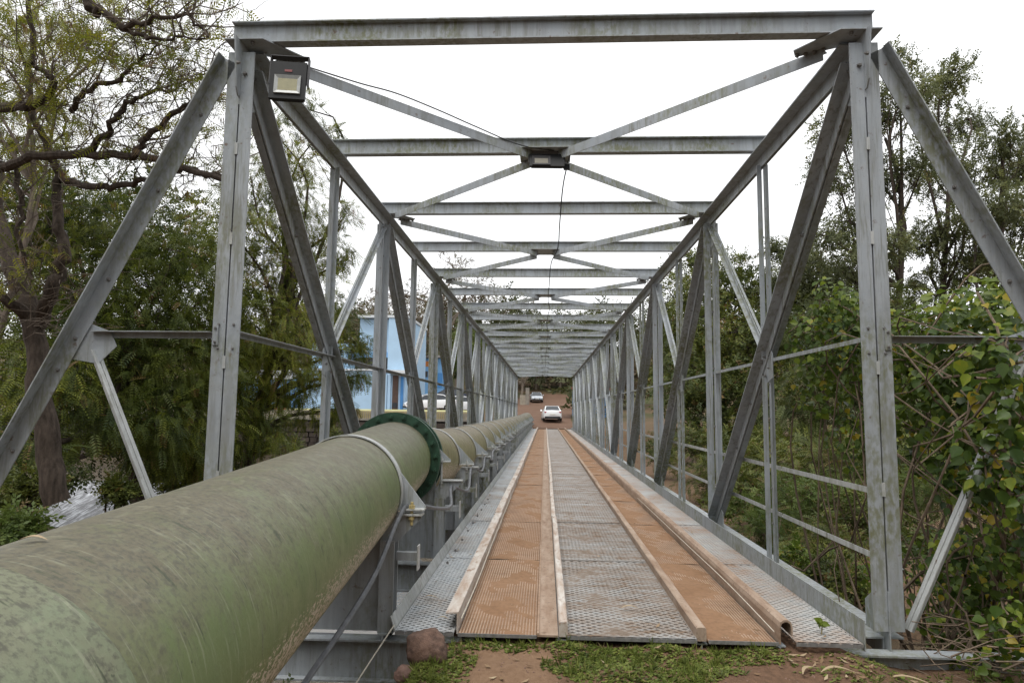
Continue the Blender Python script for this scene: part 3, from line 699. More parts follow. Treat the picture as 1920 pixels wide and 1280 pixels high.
def floodlight(label, loc, w, h, d, tilt, yaw, lensbox, led='lamp_led', refl='reflector'):
    F = thing('floodlight', label, 'floodlight', loc)
    R = Matrix.Rotation(yaw, 3, 'Z') @ Matrix.Rotation(tilt, 3, 'X')
    def put(m, n, mat, par=F):
        m.v = [tuple(R @ V(q)) for q in m.v]; return m.obj(n, mat, par, loc)
    put(MB().prism([(-w/2, -h/2), (w/2, -h/2), (w/2, h/2), (-w/2, h/2)], -.012, .02, 1).prism([(-w/2+.02, -h/2+.02), (w/2-.02, -h/2+.02), (w/2-.02, h/2-.02), (-w/2+.02, h/2-.02)], .02, d, 1), 'housing', 'black_housing')
    x0, x1, z0, z1 = lensbox
    m = MB(); e = .03
    o_ = [(x0, z0), (x1, z0), (x1, z1), (x0, z1)]; i_ = [(x0+e, z0+e), (x1-e, z0+e), (x1-e, z1-e), (x0+e, z1-e)]
    m.add([(a, -.026, c) for a, c in o_]+[(a, -.014, c) for a, c in i_]+[(a, -.0122, c) for a, c in o_], [(k, (k+1) % 4, 4+(k+1) % 4, 4+k) for k in range(4)]+[(8+k, 8+(k+1) % 4, (k+1) % 4, k) for k in range(4)])
    put(m, 'reflector', refl)
    put(MB().box(x0+e-.002, x1-e+.002, -.0155, -.0125, z0+e-.002, z1-e+.002), 'lens', led)
    put(MB().box(-w/2-.012, -w/2-.004, .0, .06, -.03, h/2+.06).box(w/2+.004, w/2+.012, .0, .06, -.03, h/2+.06).box(-w/2-.012, w/2+.012, .0, .06, h/2+.06, h/2+.068), 'bracket', 'dark_frame')
    put(MB().box(-.03, .03, -.016, -.013, h*.22, h*.28), 'badge', 'red_badge')
    return F
floodlight('black floodlight under the left corner of the portal beam', (-2.12, 5.13, 4.28), .29, .34, .07, math.radians(-7), math.radians(9), (-.105, .105, -.125, .04))
floodlight('black floodlight under the middle of the second roof beam', (.02, 7.42, 4.47), .40, .17, .06, math.radians(-18), math.radians(3), (-.17, .04, -.075, .05), 'lamp_old', 'dark_frame')
J = thing('junction_box', 'small black junction box with wires beside the middle floodlight', 'box', (.25, 7.5, 4.42))
MB().box(-.035, .035, -.02, .02, -.03, .03).obj('body', 'black_housing', J, (.25, 7.5, 4.42)); MB().tube([(0, 0, .03), (.03, 0, .12), (.05, .02, .2)], .006, 5).obj('lead', 'black_wire', J, (.25, 7.5, 4.42)); MB().tube([(-.01, 0, .03), (-.03, 0, .1), (-.06, .02, .16)], .006, 5).obj('lead', 'black_wire', J, (.25, 7.5, 4.42))

# ------------------------------------------------------------------ vegetation
def rhomb(base, tip, wv):
    base, tip, wv = map(np.array, (base, tip, wv)); m = base+(tip-base)*.45
    return [base, m+wv, tip, m-wv]
def tpl(kind, rng):
    v = []
    if kind == 'feather':            # one pinnate frond, length 1 along +x, drooping
        for i in range(7):
            x = .12+.88*i/6; z = -.28*x*x; ln = .26*(1-.35*abs(x-.5))
            for s in (-1, 1): v += rhomb((x, 0, z), (x+.13, s*ln, z-.05), (.042, -s*.01, 0))
        v += [np.array(q) for q in ((-.1, .008, 0), (.95, .004, -.27), (.95, -.004, -.27), (-.1, -.008, 0))]
    elif kind == 'sprig':            # twig with oval leaves
        for i in range(8):
            x = .1+.9*i/7; s = 1 if i % 2 else -1; a = rng.uniform(.5, 1.1); ln = rng.uniform(.26, .4)
            t = (x+ln*math.cos(a), s*ln*math.sin(a), -.1*x+rng.uniform(-.14, .1)); v += rhomb((x, 0, -.1*x), t, (-math.sin(a)*.085, s*math.cos(a)*.085, rng.uniform(-.05, .05)))
    elif kind == 'gum':              # hanging narrow leaves
        for i in range(7):
            x = .1+.8*i/6; s = rng.uniform(-1, 1); v += rhomb((x, 0, 0), (x+rng.uniform(.0, .3), s*.22, -rng.uniform(.15, .42)), (.045, .02*s, .02))
    elif kind == 'pod':
        for i in range(6):
            s = rng.uniform(-1, 1); v += rhomb((.2+.1*i, 0, 0), (.25+.1*i+rng.uniform(-.1, .1), s*.1, -rng.uniform(.6, 1.0)), (.028, .01, 0))
    elif kind == 'blade':
        for i in range(5):
            a = rng.uniform(0, 6.28); q = rng.uniform(.15, .5); v += rhomb((0, 0, 0), (rng.uniform(.5, 1), math.cos(a)*q, math.sin(a)*q), (0, math.sin(a)*.05, math.cos(a)*.05))
    elif kind == 'clover':
        for i in range(4):
            a = i*1.57+rng.uniform(-.3, .3); v += rhomb((0, 0, .15), (math.cos(a)*.8, math.sin(a)*.8, rng.uniform(.2, .5)), (-math.sin(a)*.33, math.cos(a)*.33, 0))
    return np.array(v)
def frames(d, rng, roll=None):
    d = d/np.linalg.norm(d, axis=1, keepdims=True)
    up = np.tile([0, 0, 1.], (len(d), 1)); up[np.abs(d[:, 2]) > .95] = [1, 0, 0]
    s = np.cross(up, d); s /= np.linalg.norm(s, axis=1, keepdims=True); u = np.cross(d, s)
    a = rng.normal(0, .5, len(d)) if roll is None else rng.uniform(-roll, roll, len(d)); c, q = np.cos(a)[:, None], np.sin(a)[:, None]
    s, u = s*c+u*q, u*c-s*q
    return np.stack([d, s, u], 2)
def leaves(kind, pos, d, size, rng, tint, variants=4, roll=None):
    """leaf geometry for many fronds -> verts, quads, tint per quad"""
    n = len(pos); R = frames(d, rng, roll); out = []; tt = []
    which = rng.integers(0, variants, n)
    for k in range(variants):
        T = tpl(kind, rng); i = np.where(which == k)[0]
        if not len(i): continue
        p = np.einsum('nij,mj->nmi', R[i], T)*size[i][:, None, None]+pos[i][:, None, :]
        out.append(p.reshape(-1, 3)); m = len(T)//4
        tt.append((tint[i][:, None]+rng.normal(0, .05, (len(i), m))).ravel())
    return np.concatenate(out), np.concatenate(tt)
def leaf_obj(name, verts, tints, mat, parent=None, loc=(0, 0, 0)):
    f = np.arange(len(verts)).reshape(-1, 4)
    return mobj(name, mesh_np(name, verts-np.array(loc), f, np.clip(tints, 0, 1), mat), None, parent, loc)
def curve_pts(a, b_, rng, bend=.12, n=6, sag=0.):
    a, b_ = np.array(a), np.array(b_); t = np.linspace(0, 1, n)[:, None]; ln = np.linalg.norm(b_-a)
    o = rng.normal(0, bend*ln, 3); o2 = rng.normal(0, bend*.5*ln, 3)
    return a+(b_-a)*t+o*np.sin(np.pi*t)+o2*np.sin(2*np.pi*t)+np.array([0, 0, sag*ln])*np.sin(np.pi*t)
def blobs_in(c, r, n, br, rng, flat=1.):
    out = []
    for i in range(n):
        d = rng.normal(0, 1, 3); d /= np.linalg.norm(d); k = rng.uniform(.35, 1)**.6
        out.append((np.array(c)+d*np.array(r)*k, br*rng.uniform(.65, 1.3)))
    return out
def plant(name, label, cat, base, blobs, kind, n, size, mat, bark_m, trunk_r, seed, droop=.4, tr=(.2, .8), odd=.03, twigs=5, limb_r=.35, fork=.45, outward=1., group=None, flat=.8, trunk_top=None, lean=(0, 0), twig_r=.012, sides=7, pods=0):
    rng = np.random.default_rng(seed); base = np.array(base, float)
    P = thing(name, label, cat, tuple(base), group)
    C0 = np.mean([c for c, r in blobs], 0)
    top = np.array(trunk_top) if trunk_top is not None else np.array([C0[0], C0[1], C0[2]])
    tp = curve_pts(base, top, rng, .04, 9); tr_ = np.linspace(trunk_r, trunk_r*.35, 9); tr_[0] *= 1.35
    m = MB(); m.tube([V(q)-V(base) for q in tp], tr_, sides+3)
    ends = []
    for c, r in blobs:
        h = base[2]+(c[2]-base[2])*rng.uniform(fork, fork+.35)
        k = int(np.clip(np.searchsorted(tp[:, 2], h), 1, 7))
        q = curve_pts(tp[k], c, rng, .09, 7, .06)
        m.tube([V(w)-V(base) for w in q], np.linspace(min(tr_[k]*.75, trunk_r*limb_r+.02), twig_r*1.6, 7), sides)
        for j in range(twigs):
            d = rng.normal(0, 1, 3); d[2] *= .7; e = c+d/np.linalg.norm(d)*r*rng.uniform(.6, 1.05)
            w = curve_pts(q[rng.integers(3, 7)], e, rng, .1, 5); m.tube([V(z)-V(base) for z in w], np.linspace(twig_r*1.3, twig_r*.3, 5), 4, False)
            ends.append((w, r))
    m.obj('trunk', bark_m, P, tuple(base), True)
    # foliage
    rr = np.array([r for c, r in blobs]); cc = np.array([c for c, r in blobs])
    w = rr**2; w /= w.sum(); i = rng.choice(len(blobs), n, p=w)
    d = rng.normal(0, 1, (n, 3)); d /= np.linalg.norm(d, axis=1, keepdims=True)
    k = rng.uniform(.15, 1.08, n)**.55
    pos = cc[i]+d*np.array([1, 1, flat])*(rr[i]*k)[:, None]
    if ends:
        na = n//3; e = rng.integers(0, len(ends), na); t = rng.integers(1, 5, na)
        for a in range(na):
            pos[a] = ends[e[a]][0][t[a]]+rng.normal(0, .06, 3)*ends[e[a]][1]
    out = (pos-cc[i])/rr[i][:, None]
    dr = out*outward+rng.normal(0, .55, (n, 3)); dr[:, 2] -= droop
    sz = size*rng.uniform(.65, 1.3, n)
    bt = rng.uniform(tr[0], tr[1], len(blobs)); ti = np.clip(bt[i]+rng.normal(0, .13, n), 0, .88)
    ti[rng.uniform(0, 1, n) < odd] = .97
    v, t = leaves(kind, pos, dr, sz, rng, ti)
    leaf_obj('crown', v, t, mat, P, tuple(base))
    if pods:
        j = rng.choice(n, pods); v, t = leaves('pod', pos[j], dr[j]*[1, 1, .1], np.full(pods, .3), rng, np.full(pods, .98)); leaf_obj('seed_pods', v, t, mat, P, tuple(base))
    return P
rg = np.random.default_rng
def A3(px, py, Y): return np.array(at(px, py, Y))
def gz(x, y): return float(Hgt(x, y))

# --- near left tree: sparse thorn-tree crown, limbs placed as they grow
def near_left_tree():
    rng = rg(11); base = A3(95, 930, 11.5); base[2] = gz(base[0], base[1])-.1
    P = thing('sparse_tree', 'sparse feathery tree with dark crooked limbs and bare twigs at far left', 'tree', tuple(base))
    m = MB(); mt = MB(); B = V(base); tips = []
    def limb(pts, r0, r1, n=9):
        Q = [A3(*p) for p in pts]; W_ = []
        for i in range(len(Q)-1):
            for t in np.linspace(0, 1, 5, endpoint=False): W_.append(Q[i]*(1-t)+Q[i+1]*t+rng.normal(0, .025, 3))
        W_.append(Q[-1]); m.tube([V(q)-B for q in W_], np.linspace(r0, r1, len(W_)), n); return W_
    tr0 = limb([(105, 945, 11.5), (85, 800, 11.5), (72, 690, 11.5), (60, 590, 11.5), (18, 490, 11.6), (-10, 400, 11.8), (-10, 300, 11.8)], .21, .12, 12)
    k1 = limb([(70, 610, 11.5), (100, 545, 11.2), (122, 470, 11.2), (105, 400, 11.2), (112, 330, 11.3)], .13, .07, 10)
    L = [limb([(-20, 330, 11), (60, 292, 10.6), (180, 288, 10.2), (262, 292, 10), (318, 308, 9.8), (420, 338, 9.6)], .085, .045),
         limb([(258, 290, 10), (275, 255, 9.9), (330, 205, 9.7), (390, 168, 9.5), (440, 130, 9.4)], .06, .02),
         limb([(112, 335, 11.3), (180, 352, 10.8), (245, 345, 10.5), (300, 325, 10.2), (350, 318, 10), (440, 335, 9.6)], .065, .025),
         limb([(-30, 200, 10.5), (50, 200, 10), (78, 192, 9.9), (102, 155, 9.8), (85, 135, 9.8), (45, 118, 9.7)], .09, .03),
         limb([(140, -60, 9.2), (165, 15, 9), (205, 30, 8.9), (232, 52, 8.8), (290, 38, 8.6), (350, 25, 8.5), (390, 70, 8.4)], .07, .015),
         limb([(232, 52, 8.8), (280, 75, 8.7), (330, 70, 8.6), (385, 72, 8.5)], .035, .01),
         limb([(130, 205, 10.2), (170, 165, 9.9), (225, 155, 9.7), (255, 115, 9.5), (300, 85, 9.4)], .05, .012),
         limb([(165, 285, 10.2), (205, 240, 10), (235, 195, 9.8), (285, 175, 9.6), (330, 170, 9.5)], .06, .015),
         limb([(110, 330, 11.3), (60, 220, 11), (55, 130, 10.8), (60, 40, 10.6), (40, -60, 10.4)], .07, .035),
         limb([(60, 600, 11.5), (10, 560, 11), (-30, 520, 10.8)], .12, .06),
         limb([(30, 300, 11), (40, 380, 11), (35, 450, 11), (60, 520, 11.2)], .05, .03)]
    ax = [q for w in L for q in w]
    pos = []; 
    def twig(p, d, ln, r, lev):
        if p[0] > -.50*p[1]: return
        w = curve_pts(p, p+d*ln, rng, .1, 5); mt.tube([V(z)-B for z in w], np.linspace(r*.85, r*.3, 5), 4, False)
        if lev == 0: pos.extend([w[i]+rng.normal(0, .04, 3) for i in (2, 3, 4)]); return
        for j in range(3 if lev > 1 else 3):
            k = rng.integers(1, 5); e = d*.6+rng.normal(0, .55, 3); e[2] += .12; e /= np.linalg.norm(e); twig(w[k], e, ln*rng.uniform(.5, .8), r*.55, lev-1)
    for w in L:
        for q in range(2, len(w), 2):
            for _ in range(1+(q % 4 == 0)):
                d = rng.normal(0, 1, 3); d[1] *= .8; d[2] = abs(d[2])*.8+.15; d /= np.linalg.norm(d); twig(w[q], d, rng.uniform(.6, 1.25), .016, 2)
    # dry straggling shoots round the fork
    for j in range(46):
        p = A3(95+rng.uniform(-45, 55), 545+rng.uniform(-40, 90), 11.1); d = rng.normal(0, 1, 3); d[2] = abs(d[2])*.5; d[0] += .4; d /= np.linalg.norm(d)
        w = curve_pts(p, p+d*rng.uniform(.4, 1.5), rng, .12, 5, rng.uniform(-.05, .2)); mt.tube([V(z)-B for z in w], np.linspace(.009, .003, 5), 4, False)
    m.obj('trunk', 'bark_dark', P, tuple(base), True); mt.obj('twigs', 'bark_twig', P, tuple(base), True)
    pos = np.array(pos); pos = pos[pos[:, 0] < -.485*pos[:, 1]]; keep = rng.uniform(0, 1, len(pos)) < .42; pos = pos[keep]
    n = len(pos); d = rng.normal(0, 1, (n, 3)); d[:, 2] -= .5
    ti = np.clip(rng.normal(.55, .2, n), 0, .88); v, t = leaves('feather', pos, d, rng.uniform(.14, .30, n), rng, ti); leaf_obj('crown', v, t, 'leaf_sparse', P, tuple(base))
    j = rng.choice(n, 420); d = rng.normal(0, 1, (420, 3)); d[:, 2] *= .15
    v, t = leaves('pod', pos[j], d, rng.uniform(.14, .24, 420), rng, np.full(420, .98)); leaf_obj('seed_pods', v, t, 'leaf_sparse', P, tuple(base))
    for b_, c in (((20, 40), 0),):
        pass
near_left_tree()

def ground_at(p, dz=-.15): return (p[0], p[1], gz(p[0], p[1])+dz)
# blobs placed by survey: (px, py, Y, radius)
def bl(*rows): return [(A3(a, b_, y), r) for a, b_, y, r in rows]
rng = rg(5)
# dense feathery trees on the left bank
B1 = bl((150, 420, 18, 1.7), (240, 430, 18.5, 1.6), (330, 470, 18, 1.5), (200, 540, 17, 1.7), (300, 580, 17.5, 1.7), (380, 560, 19, 1.5), (130, 640, 16, 1.5), (250, 690, 17, 1.7), (350, 690, 18, 1.6),
        (180, 780, 15.5, 1.2), (290, 790, 16.5, 1.3), (370, 790, 18, 1.4), (60, 720, 14.5, 1.2), (40, 850, 13, .7), (290, 850, 17, .7), (370, 860, 18, .7), (20, 420, 17, 1.6), (60, 330, 18, 1.4))
B0 = bl((20, 420, 25, 2.4), (110, 400, 26, 2.4), (210, 380, 26, 2.2), (300, 420, 26, 2.2), (390, 440, 27, 2.0), (40, 560, 24, 2.3), (150, 560, 25, 2.4), (270, 560, 25, 2.4), (380, 580, 26, 2.3), (30, 700, 23, 2.2), (140, 720, 24, 2.2), (260, 720, 24, 2.2), (390, 720, 25, 2.2), (40, 830, 22, 1.6), (150, 840, 22, 1.5), (320, 830, 24, 1.5), (440, 780, 25, 1.8))
plant('broad_tree', 'dark leafy tree forming the backdrop of the left bank', 'tree', ground_at(A3(-40, 900, 25)), B0, 'sprig', 9000, .45, 'leaf_dense', 'bark_dark', .35, 20, droop=.4, tr=(.0, .55), odd=.03, twigs=3)
plant('feathery_tree', 'dense dark green feathery tree filling the left bank behind the brace', 'tree', ground_at(A3(250, 900, 18.5)), B1, 'feather', 10300, .36, 'leaf_feather', 'bark_dark', .28, 21, droop=.5, tr=(.0, .62), odd=.03, twigs=7)
B2 = bl((470, 330, 21, 1.3), (540, 310, 22, 1.3), (560, 400, 22, 1.5), (480, 430, 21, 1.5), (600, 470, 23, 1.2), (640, 480, 24, .7), (470, 520, 21, 1.5), (560, 520, 22, 1.5), (480, 610, 20, 1.4), (560, 620, 21, 1.4), (630, 590, 22.5, 1.0), (655, 650, 23, .7),
        (440, 690, 20, 1.2), (520, 690, 20.5, 1.1), (590, 700, 22, .9), (480, 760, 20, .9), (550, 745, 21, .7), (640, 720, 23, .45), (400, 640, 19.5, 1.4), (420, 420, 20, 1.2), (520, 830, 20, .6), (450, 830, 19.5, .7), (600, 250, 23, .7), (515, 250, 22, .8), (685, 645, 24, .55), (670, 705, 23.5, .5), (640, 765, 23, .5), (600, 775, 22, .6), (560, 200, 22.5, .7), (650, 400, 24, .6))
plant('feathery_tree', 'feathery tree drooping in front of the blue building between the left posts', 'tree', ground_at(A3(470, 900, 21)), B2, 'feather', 10000, .33, 'leaf_feather', 'bark_dark', .26, 22, droop=.75, tr=(.2, .85), odd=.05, twigs=5)
B3 = bl((60, 60, 15, 1.1), (130, 40, 14, .9), (20, 150, 15, 1.2), (110, 200, 15, .8), (230, 70, 14, .7), (30, 260, 16, 1.2), (-60, 60, 15, 1.6), (-60, 220, 16, 1.8), (-80, 450, 16, 2))
plant('upper_tree', 'pale yellow-green feathery tree rising at the top left corner', 'tree', ground_at(A3(-60, 900, 15.5)), B3, 'feather', 2600, .30, 'leaf_sparse', 'bark_twig', .11, 23, droop=.5, tr=(.4, .86), odd=.10, twigs=9, pods=250)
# low bushes on the left bank
for i, (px, py, Y, r, lab) in enumerate([(15, 1000, 8.3, .30, 'low green bush peeping over the pipe at the left edge'), (60, 915, 12, .4, 'dark bush in front of the weir at the left'), (215, 915, 15, .28, 'small dark bush overhanging the weir'),
                                         (420, 880, 21, .9, 'bush at the foot of the left portal post'), (330, 905, 20, .5, 'low bush beside the weir edge'), (560, 835, 47, 1.3, 'bush hanging over the far stone retaining wall'), (640, 812, 48, .8, 'small bush on the retaining wall left of the pipe flange'), (700, 822, 48, .7, 'low bush on the wall behind the flange'), (600, 850, 46, 1.4, 'leafy bush at the foot of the far stone wall'), (520, 800, 46, 1.5, 'bush in front of the parapet left of the blue building'), (665, 850, 45, 1.0, 'dark bush in the shade below the stone wall')]):
    c = A3(px, py, Y); bb = blobs_in(c, (r, r, r*.6), 6, r*.55, rg(30+i))
    plant('bush', lab, 'bush', (c[0], c[1], min(c[2]-r, gz(c[0], c[1]))), bb, 'sprig', 650, .22, 'leaf_dense' if i else 'leaf_shrub', 'bark_dark', .05, 40+i, twigs=3, tr=(.25, .8))
# bare brown tree and yellow-green trees behind the building, left of the far end
plant('bare_tree', 'brown half-bare tree on the hillside behind the blue building', 'tree', ground_at(A3(860, 740, 95)), bl((820, 560, 95, 4.5), (870, 540, 97, 5), (910, 570, 96, 4), (780, 600, 93, 4), (850, 500, 98, 3), (740, 560, 92, 4)), 'sprig', 1500, .7, 'leaf_bare', 'bark_pale', .45, 51, twigs=26, twig_r=.05, droop=0, odd=.2)
plant('bare_tree', 'brown bare tree beyond the left truss near the second blue building', 'tree', ground_at(A3(745, 740, 80)), bl((735, 640, 80, 3), (770, 590, 82, 3.5), (800, 640, 82, 2.5), (700, 590, 80, 3)), 'sprig', 1100, .6, 'leaf_bare', 'bark_pale', .3, 52, twigs=22, twig_r=.04, droop=0, odd=.25)
plant('broad_tree', 'yellow-green tree standing behind the far left posts', 'tree', ground_at(A3(885, 720, 88)), bl((870, 650, 88, 2.3), (895, 660, 89, 2.2), (850, 680, 87, 2.0), (880, 625, 90, 2)), 'sprig', 2600, .6, 'leaf_shrub', 'bark_dark', .2, 53, tr=(.6, .88))
# --- right side
R1 = bl((1290, 560, 48, 2.6), (1340, 540, 50, 3), (1390, 560, 50, 2.8), (1300, 640, 46, 2.6), (1360, 640, 46, 3), (1420, 640, 46, 2.8), (1290, 720, 44, 2.4), (1350, 730, 43, 2.6), (1410, 740, 43, 2.6), (1470, 600, 46, 2.8), (1480, 700, 43, 2.6), (1260, 610, 50, 2.2), (1265, 690, 48, 2.2), (1310, 800, 42, 2), (1390, 820, 41, 2), (1460, 800, 41, 2.2), (1360, 495, 52, 1.8), (1290, 500, 52, 1.7), (1410, 520, 52, 1.8), (1250, 540, 54, 2.0), (1450, 540, 50, 1.8))
plant('broad_tree', 'big rounded green tree seen between the right truss posts', 'tree', ground_at(A3(1360, 860, 46)), R1, 'sprig', 9000, .62, 'leaf_dense', 'bark_dark', .45, 61, droop=.5, tr=(.15, .85), odd=.03, twigs=3)
R2 = bl((1530, 620, 34, 2.2), (1600, 650, 33, 2.2), (1560, 720, 32, 2.2), (1500, 770, 32, 2), (1660, 600, 34, 2.4), (1700, 680, 33, 2.4), (1640, 760, 31, 2.2), (1760, 620, 34, 2.2), (1820, 680, 33, 2.4), (1750, 760, 31, 2.2), (1880, 600, 34, 2.4), (1900, 740, 31, 2.4), (1560, 850, 30, 1.6), (1660, 860, 29, 1.8), (1450, 850, 31, 1.6))
plant('broad_tree', 'dusky rounded tree beyond the right diagonal, below the gum trees', 'tree', ground_at(A3(1530, 800, 44)), bl((1480, 520, 46, 1.8), (1530, 500, 46, 1.9), (1500, 590, 44, 2.2), (1570, 560, 44, 2.2), (1620, 500, 46, 1.8), (1640, 590, 44, 2.2), (1560, 650, 42, 2.2), (1690, 540, 45, 1.9)), 'sprig', 4500, .55, 'leaf_gum', 'bark_dark', .3, 63, droop=.4, tr=(.0, .55), twigs=4)
plant('broad_tree', 'dark green leafy tree behind the right portal post', 'tree', ground_at(A3(1680, 900, 33)), R2, 'feather', 6800, .6, 'leaf_dense', 'bark_dark', .4, 62, droop=.5, tr=(.05, .6), odd=.02, twigs=3)
for i, (px, py, Y, top, rows, lab) in enumerate([
    (1690, 800, 40, (1660, 260), [(1560, 330, 1.7), (1600, 420, 1.8), (1570, 240, 1.4), (1640, 210, 1.5), (1700, 170, 1.4), (1650, 330, 1.6), (1590, 500, 1.6), (1650, 460, 1.6), (1740, 290, 1.6), (1560, 570, 1.5), (1680, 110, 1.1), (1540, 440, 1.2)], 'tall airy gum tree right behind the right portal post'),
    (1760, 820, 44, (1780, 240), [(1760, 160, 1.6), (1800, 230, 1.9), (1750, 330, 1.8), (1830, 320, 1.9), (1780, 420, 1.9), (1850, 420, 1.6), (1720, 450, 1.6), (1790, 140, 1.1), (1800, 510, 1.7)], 'tall thin gum tree with airy crown, second from the right edge'),
    (1890, 820, 42, (1880, 300), [(1870, 260, 1.6), (1910, 310, 1.8), (1880, 380, 1.8), (1940, 400, 2), (1850, 470, 1.6), (1910, 490, 1.8), (1960, 260, 1.6)], 'tall gum tree leaning over the right edge'),
    (1610, 800, 50, (1540, 470), [(1500, 480, 1.6), (1530, 540, 1.8), (1480, 560, 1.6), (1570, 600, 1.8), (1620, 560, 1.8), (1460, 470, .9)], 'small dusky gum tree between the right diagonal and the portal post')]):
    b_ = [(A3(a, c, Y+rng.uniform(-3, 3)), r) for a, c, r in rows]
    plant('gum_tree', lab, 'tree', ground_at(A3(px, py, Y)), b_, 'sprig', 3600, .52, 'leaf_gum', 'bark_dark', .26, 70+i, droop=.5, tr=(.2, .8), odd=.03, twigs=11, fork=.35, trunk_top=A3(top[0], top[1], Y), twig_r=.025, flat=.6)
# far wooded hillside: reads as one mass
def woods():
    rng = rg(90); vs = []; ts = []; m = MB()
    spots = []
    for i in range(120):
        y = rng.uniform(100, 175); x = rng.uniform(-62, 62)
        if abs(x) < 5 and y < 112: continue
        spots.append((x, y, rng.uniform(8, 14)))
    for x in np.linspace(-8, 9, 9): spots.append((x, 116+rng.uniform(-2, 4), 9))
    for x in (4.5, 6.5, 9, 12, 16, 20, 25): spots.append((x, 76+rng.uniform(-6, 14), 6))
    for x in (-60, -50, -42, -36, -30, -25): spots.append((x, 78+rng.uniform(-4, 8), 8))
    for x, y, h in spots:
        z = gz(x, y); n = 118; br = rng.uniform(0, 1) < .22
        if not br or True:
            c = np.array([x, y, z+h*.6]); bb = blobs_in(c, (h*.35, h*.35, h*.38), 7, h*.2, rng)
            i = rng.integers(0, 7, n); d = rng.normal(0, 1, (n, 3)); d /= np.linalg.norm(d, axis=1, keepdims=True)
            p = np.array([b_[0] for b_ in bb])[i]+d*np.array([b_[1] for b_ in bb])[i][:, None]*rng.uniform(.4, 1.05, n)[:, None]
            dd = d+rng.normal(0, .5, (n, 3)); base = rng.uniform(.1, .7); ti = np.clip(base+rng.normal(0, .12, n), 0, .87)
            if br: ti[:] = .97
            v, t = leaves('sprig', p, dd, rng.uniform(1.1, 2.3, n), rng, ti, 2); vs.append(v); ts.append(t)
        m.tube([(x, y, z-.5), (x+rng.normal(0, .2), y, z+h*.7)], [h*.03, h*.012], 5, False)
    o = leaf_obj('wooded_hillside', np.concatenate(vs), np.concatenate(ts), 'leaf_far'); tag(o, 'far wooded hillside closing the view beyond the bridge', 'woodland', kind='stuff')
    t = m.obj('woodland_trunks', 'bark_pale'); tag(t, 'slender pale trunks of the far wood', 'woodland', kind='stuff')
woods()
def unseen_woods():  # unseen trees added behind the viewpoint to block low sky and darken steel undersides
    rng = rg(97); vs = []; ts = []; m = MB()
    for i in range(16):
        a = math.radians(-105+14*i+rng.uniform(-4, 4)); R_ = rng.uniform(11, 15); x = math.sin(a)*R_; y = -4-abs(math.cos(a))*R_*.75; h = rng.uniform(9, 13); z = gz(x, y); n = 300
        bb = blobs_in((x, y, z+h*.55), (h*.28, h*.28, h*.4), 8, h*.2, rng); k = rng.integers(0, 8, n); d = rng.normal(0, 1, (n, 3)); d /= np.linalg.norm(d, axis=1, keepdims=True)
        p = np.array([q[0] for q in bb])[k]+d*np.array([q[1] for q in bb])[k][:, None]*rng.uniform(.3, 1.05, n)[:, None]
        v, t = leaves('sprig', p, d+rng.normal(0, .5, (n, 3)), rng.uniform(1.0, 1.9, n), rng, np.clip(rng.normal(.4, .2, n), 0, .87), 2); vs.append(v); ts.append(t)
        m.tube([(x, y, z-.3), (x+rng.normal(0, .3), y, z+h*.6)], [.3, .12], 7, False)
    tag(leaf_obj('unseen_woodland', np.concatenate(vs), np.concatenate(ts), 'leaf_dense'), 'unseen woodland added behind the viewpoint to block low sky', 'woodland', kind='stuff')
    tag(m.obj('unseen_woodland_trunks', 'bark_dark'), 'dark trunks of the unseen woodland added behind the viewpoint', 'woodland', kind='stuff')
unseen_woods()

# --- shrubs on the low ground right of the bridge
for i, (px, py, Y, r, n, mt, lab) in enumerate([
    (1500, 930, 15.0, .75, 900, 'leaf_shrub', 'bright green shrub below the right handrails, left of the portal post'),
    (1440, 960, 17.0, .7, 700, 'leaf_shrub', 'bright green shrub beside the second right post'),
    (1580, 950, 14.0, .7, 800, 'leaf_shrub', 'bright green shrub close left of the right portal post'),
    (1540, 1010, 12.5, .5, 500, 'leaf_dense', 'low dark shrub under the bright shrubs'),
    (1600, 1080, 10.0, .42, 500, 'leaf_dense', 'dark shrub behind the toe board near the portal post'),
    (1520, 1060, 10.5, .38, 380, 'leaf_vine', 'small leafy shrub at the second handrail post'),
    (1730, 930, 13.0, .8, 900, 'leaf_shrub', 'pale green shrub right of the portal post'),
    (1790, 1000, 11.0, .6, 600, 'leaf_dense', 'dark shrub behind the right outrigger strut'),
    (1380, 930, 20.0, .8, 650, 'leaf_dense', 'dark shrub at the foot of the third right post'),
    (1310, 890, 26.0, 1.1, 900, 'leaf_dense', 'dark shrub beyond the right handrails in the middle distance'),
    (1480, 860, 22.0, 1.3, 1200, 'leaf_dense', 'dark feathery shrub behind the right diagonal'),
    (1400, 880, 27.0, 1.5, 1300, 'leaf_dense', 'wide dark shrub under the big rounded tree'),
    (1560, 880, 18.0, 1.2, 1300, 'leaf_dense', 'tall dark shrub behind the bright shrubs'),
    (1640, 990, 13.0, .8, 900, 'leaf_dense', 'dark shrub right behind the portal post foot'),
    (1270, 840, 34.0, 1.6, 1200, 'leaf_dense', 'dark shrub beyond the far right handrail bays'),
    (1460, 1010, 14.0, .6, 600, 'leaf_shrub', 'low pale shrub on the bank below the lower handrail'),
    (1690, 860, 18.0, 1.4, 1300, 'leaf_dense', 'tall dark shrub right of the portal post')]):
    c = A3(px, py, Y); bb = blobs_in(c, (r*1.25, r, r*.7), 9, r*.5, rg(130+i))
    plant('shrub', lab, 'shrub', (c[0], c[1], min(c[2]-r, gz(c[0], c[1]))), bb, 'sprig' if i % 3 else 'feather', n, .2 if Y < 16 else .3, mt, 'bark_dry', .035, 140+i, twigs=6, tr=(.25, .85), droop=.1, outward=.9, twig_r=.006, sides=5, odd=.04)

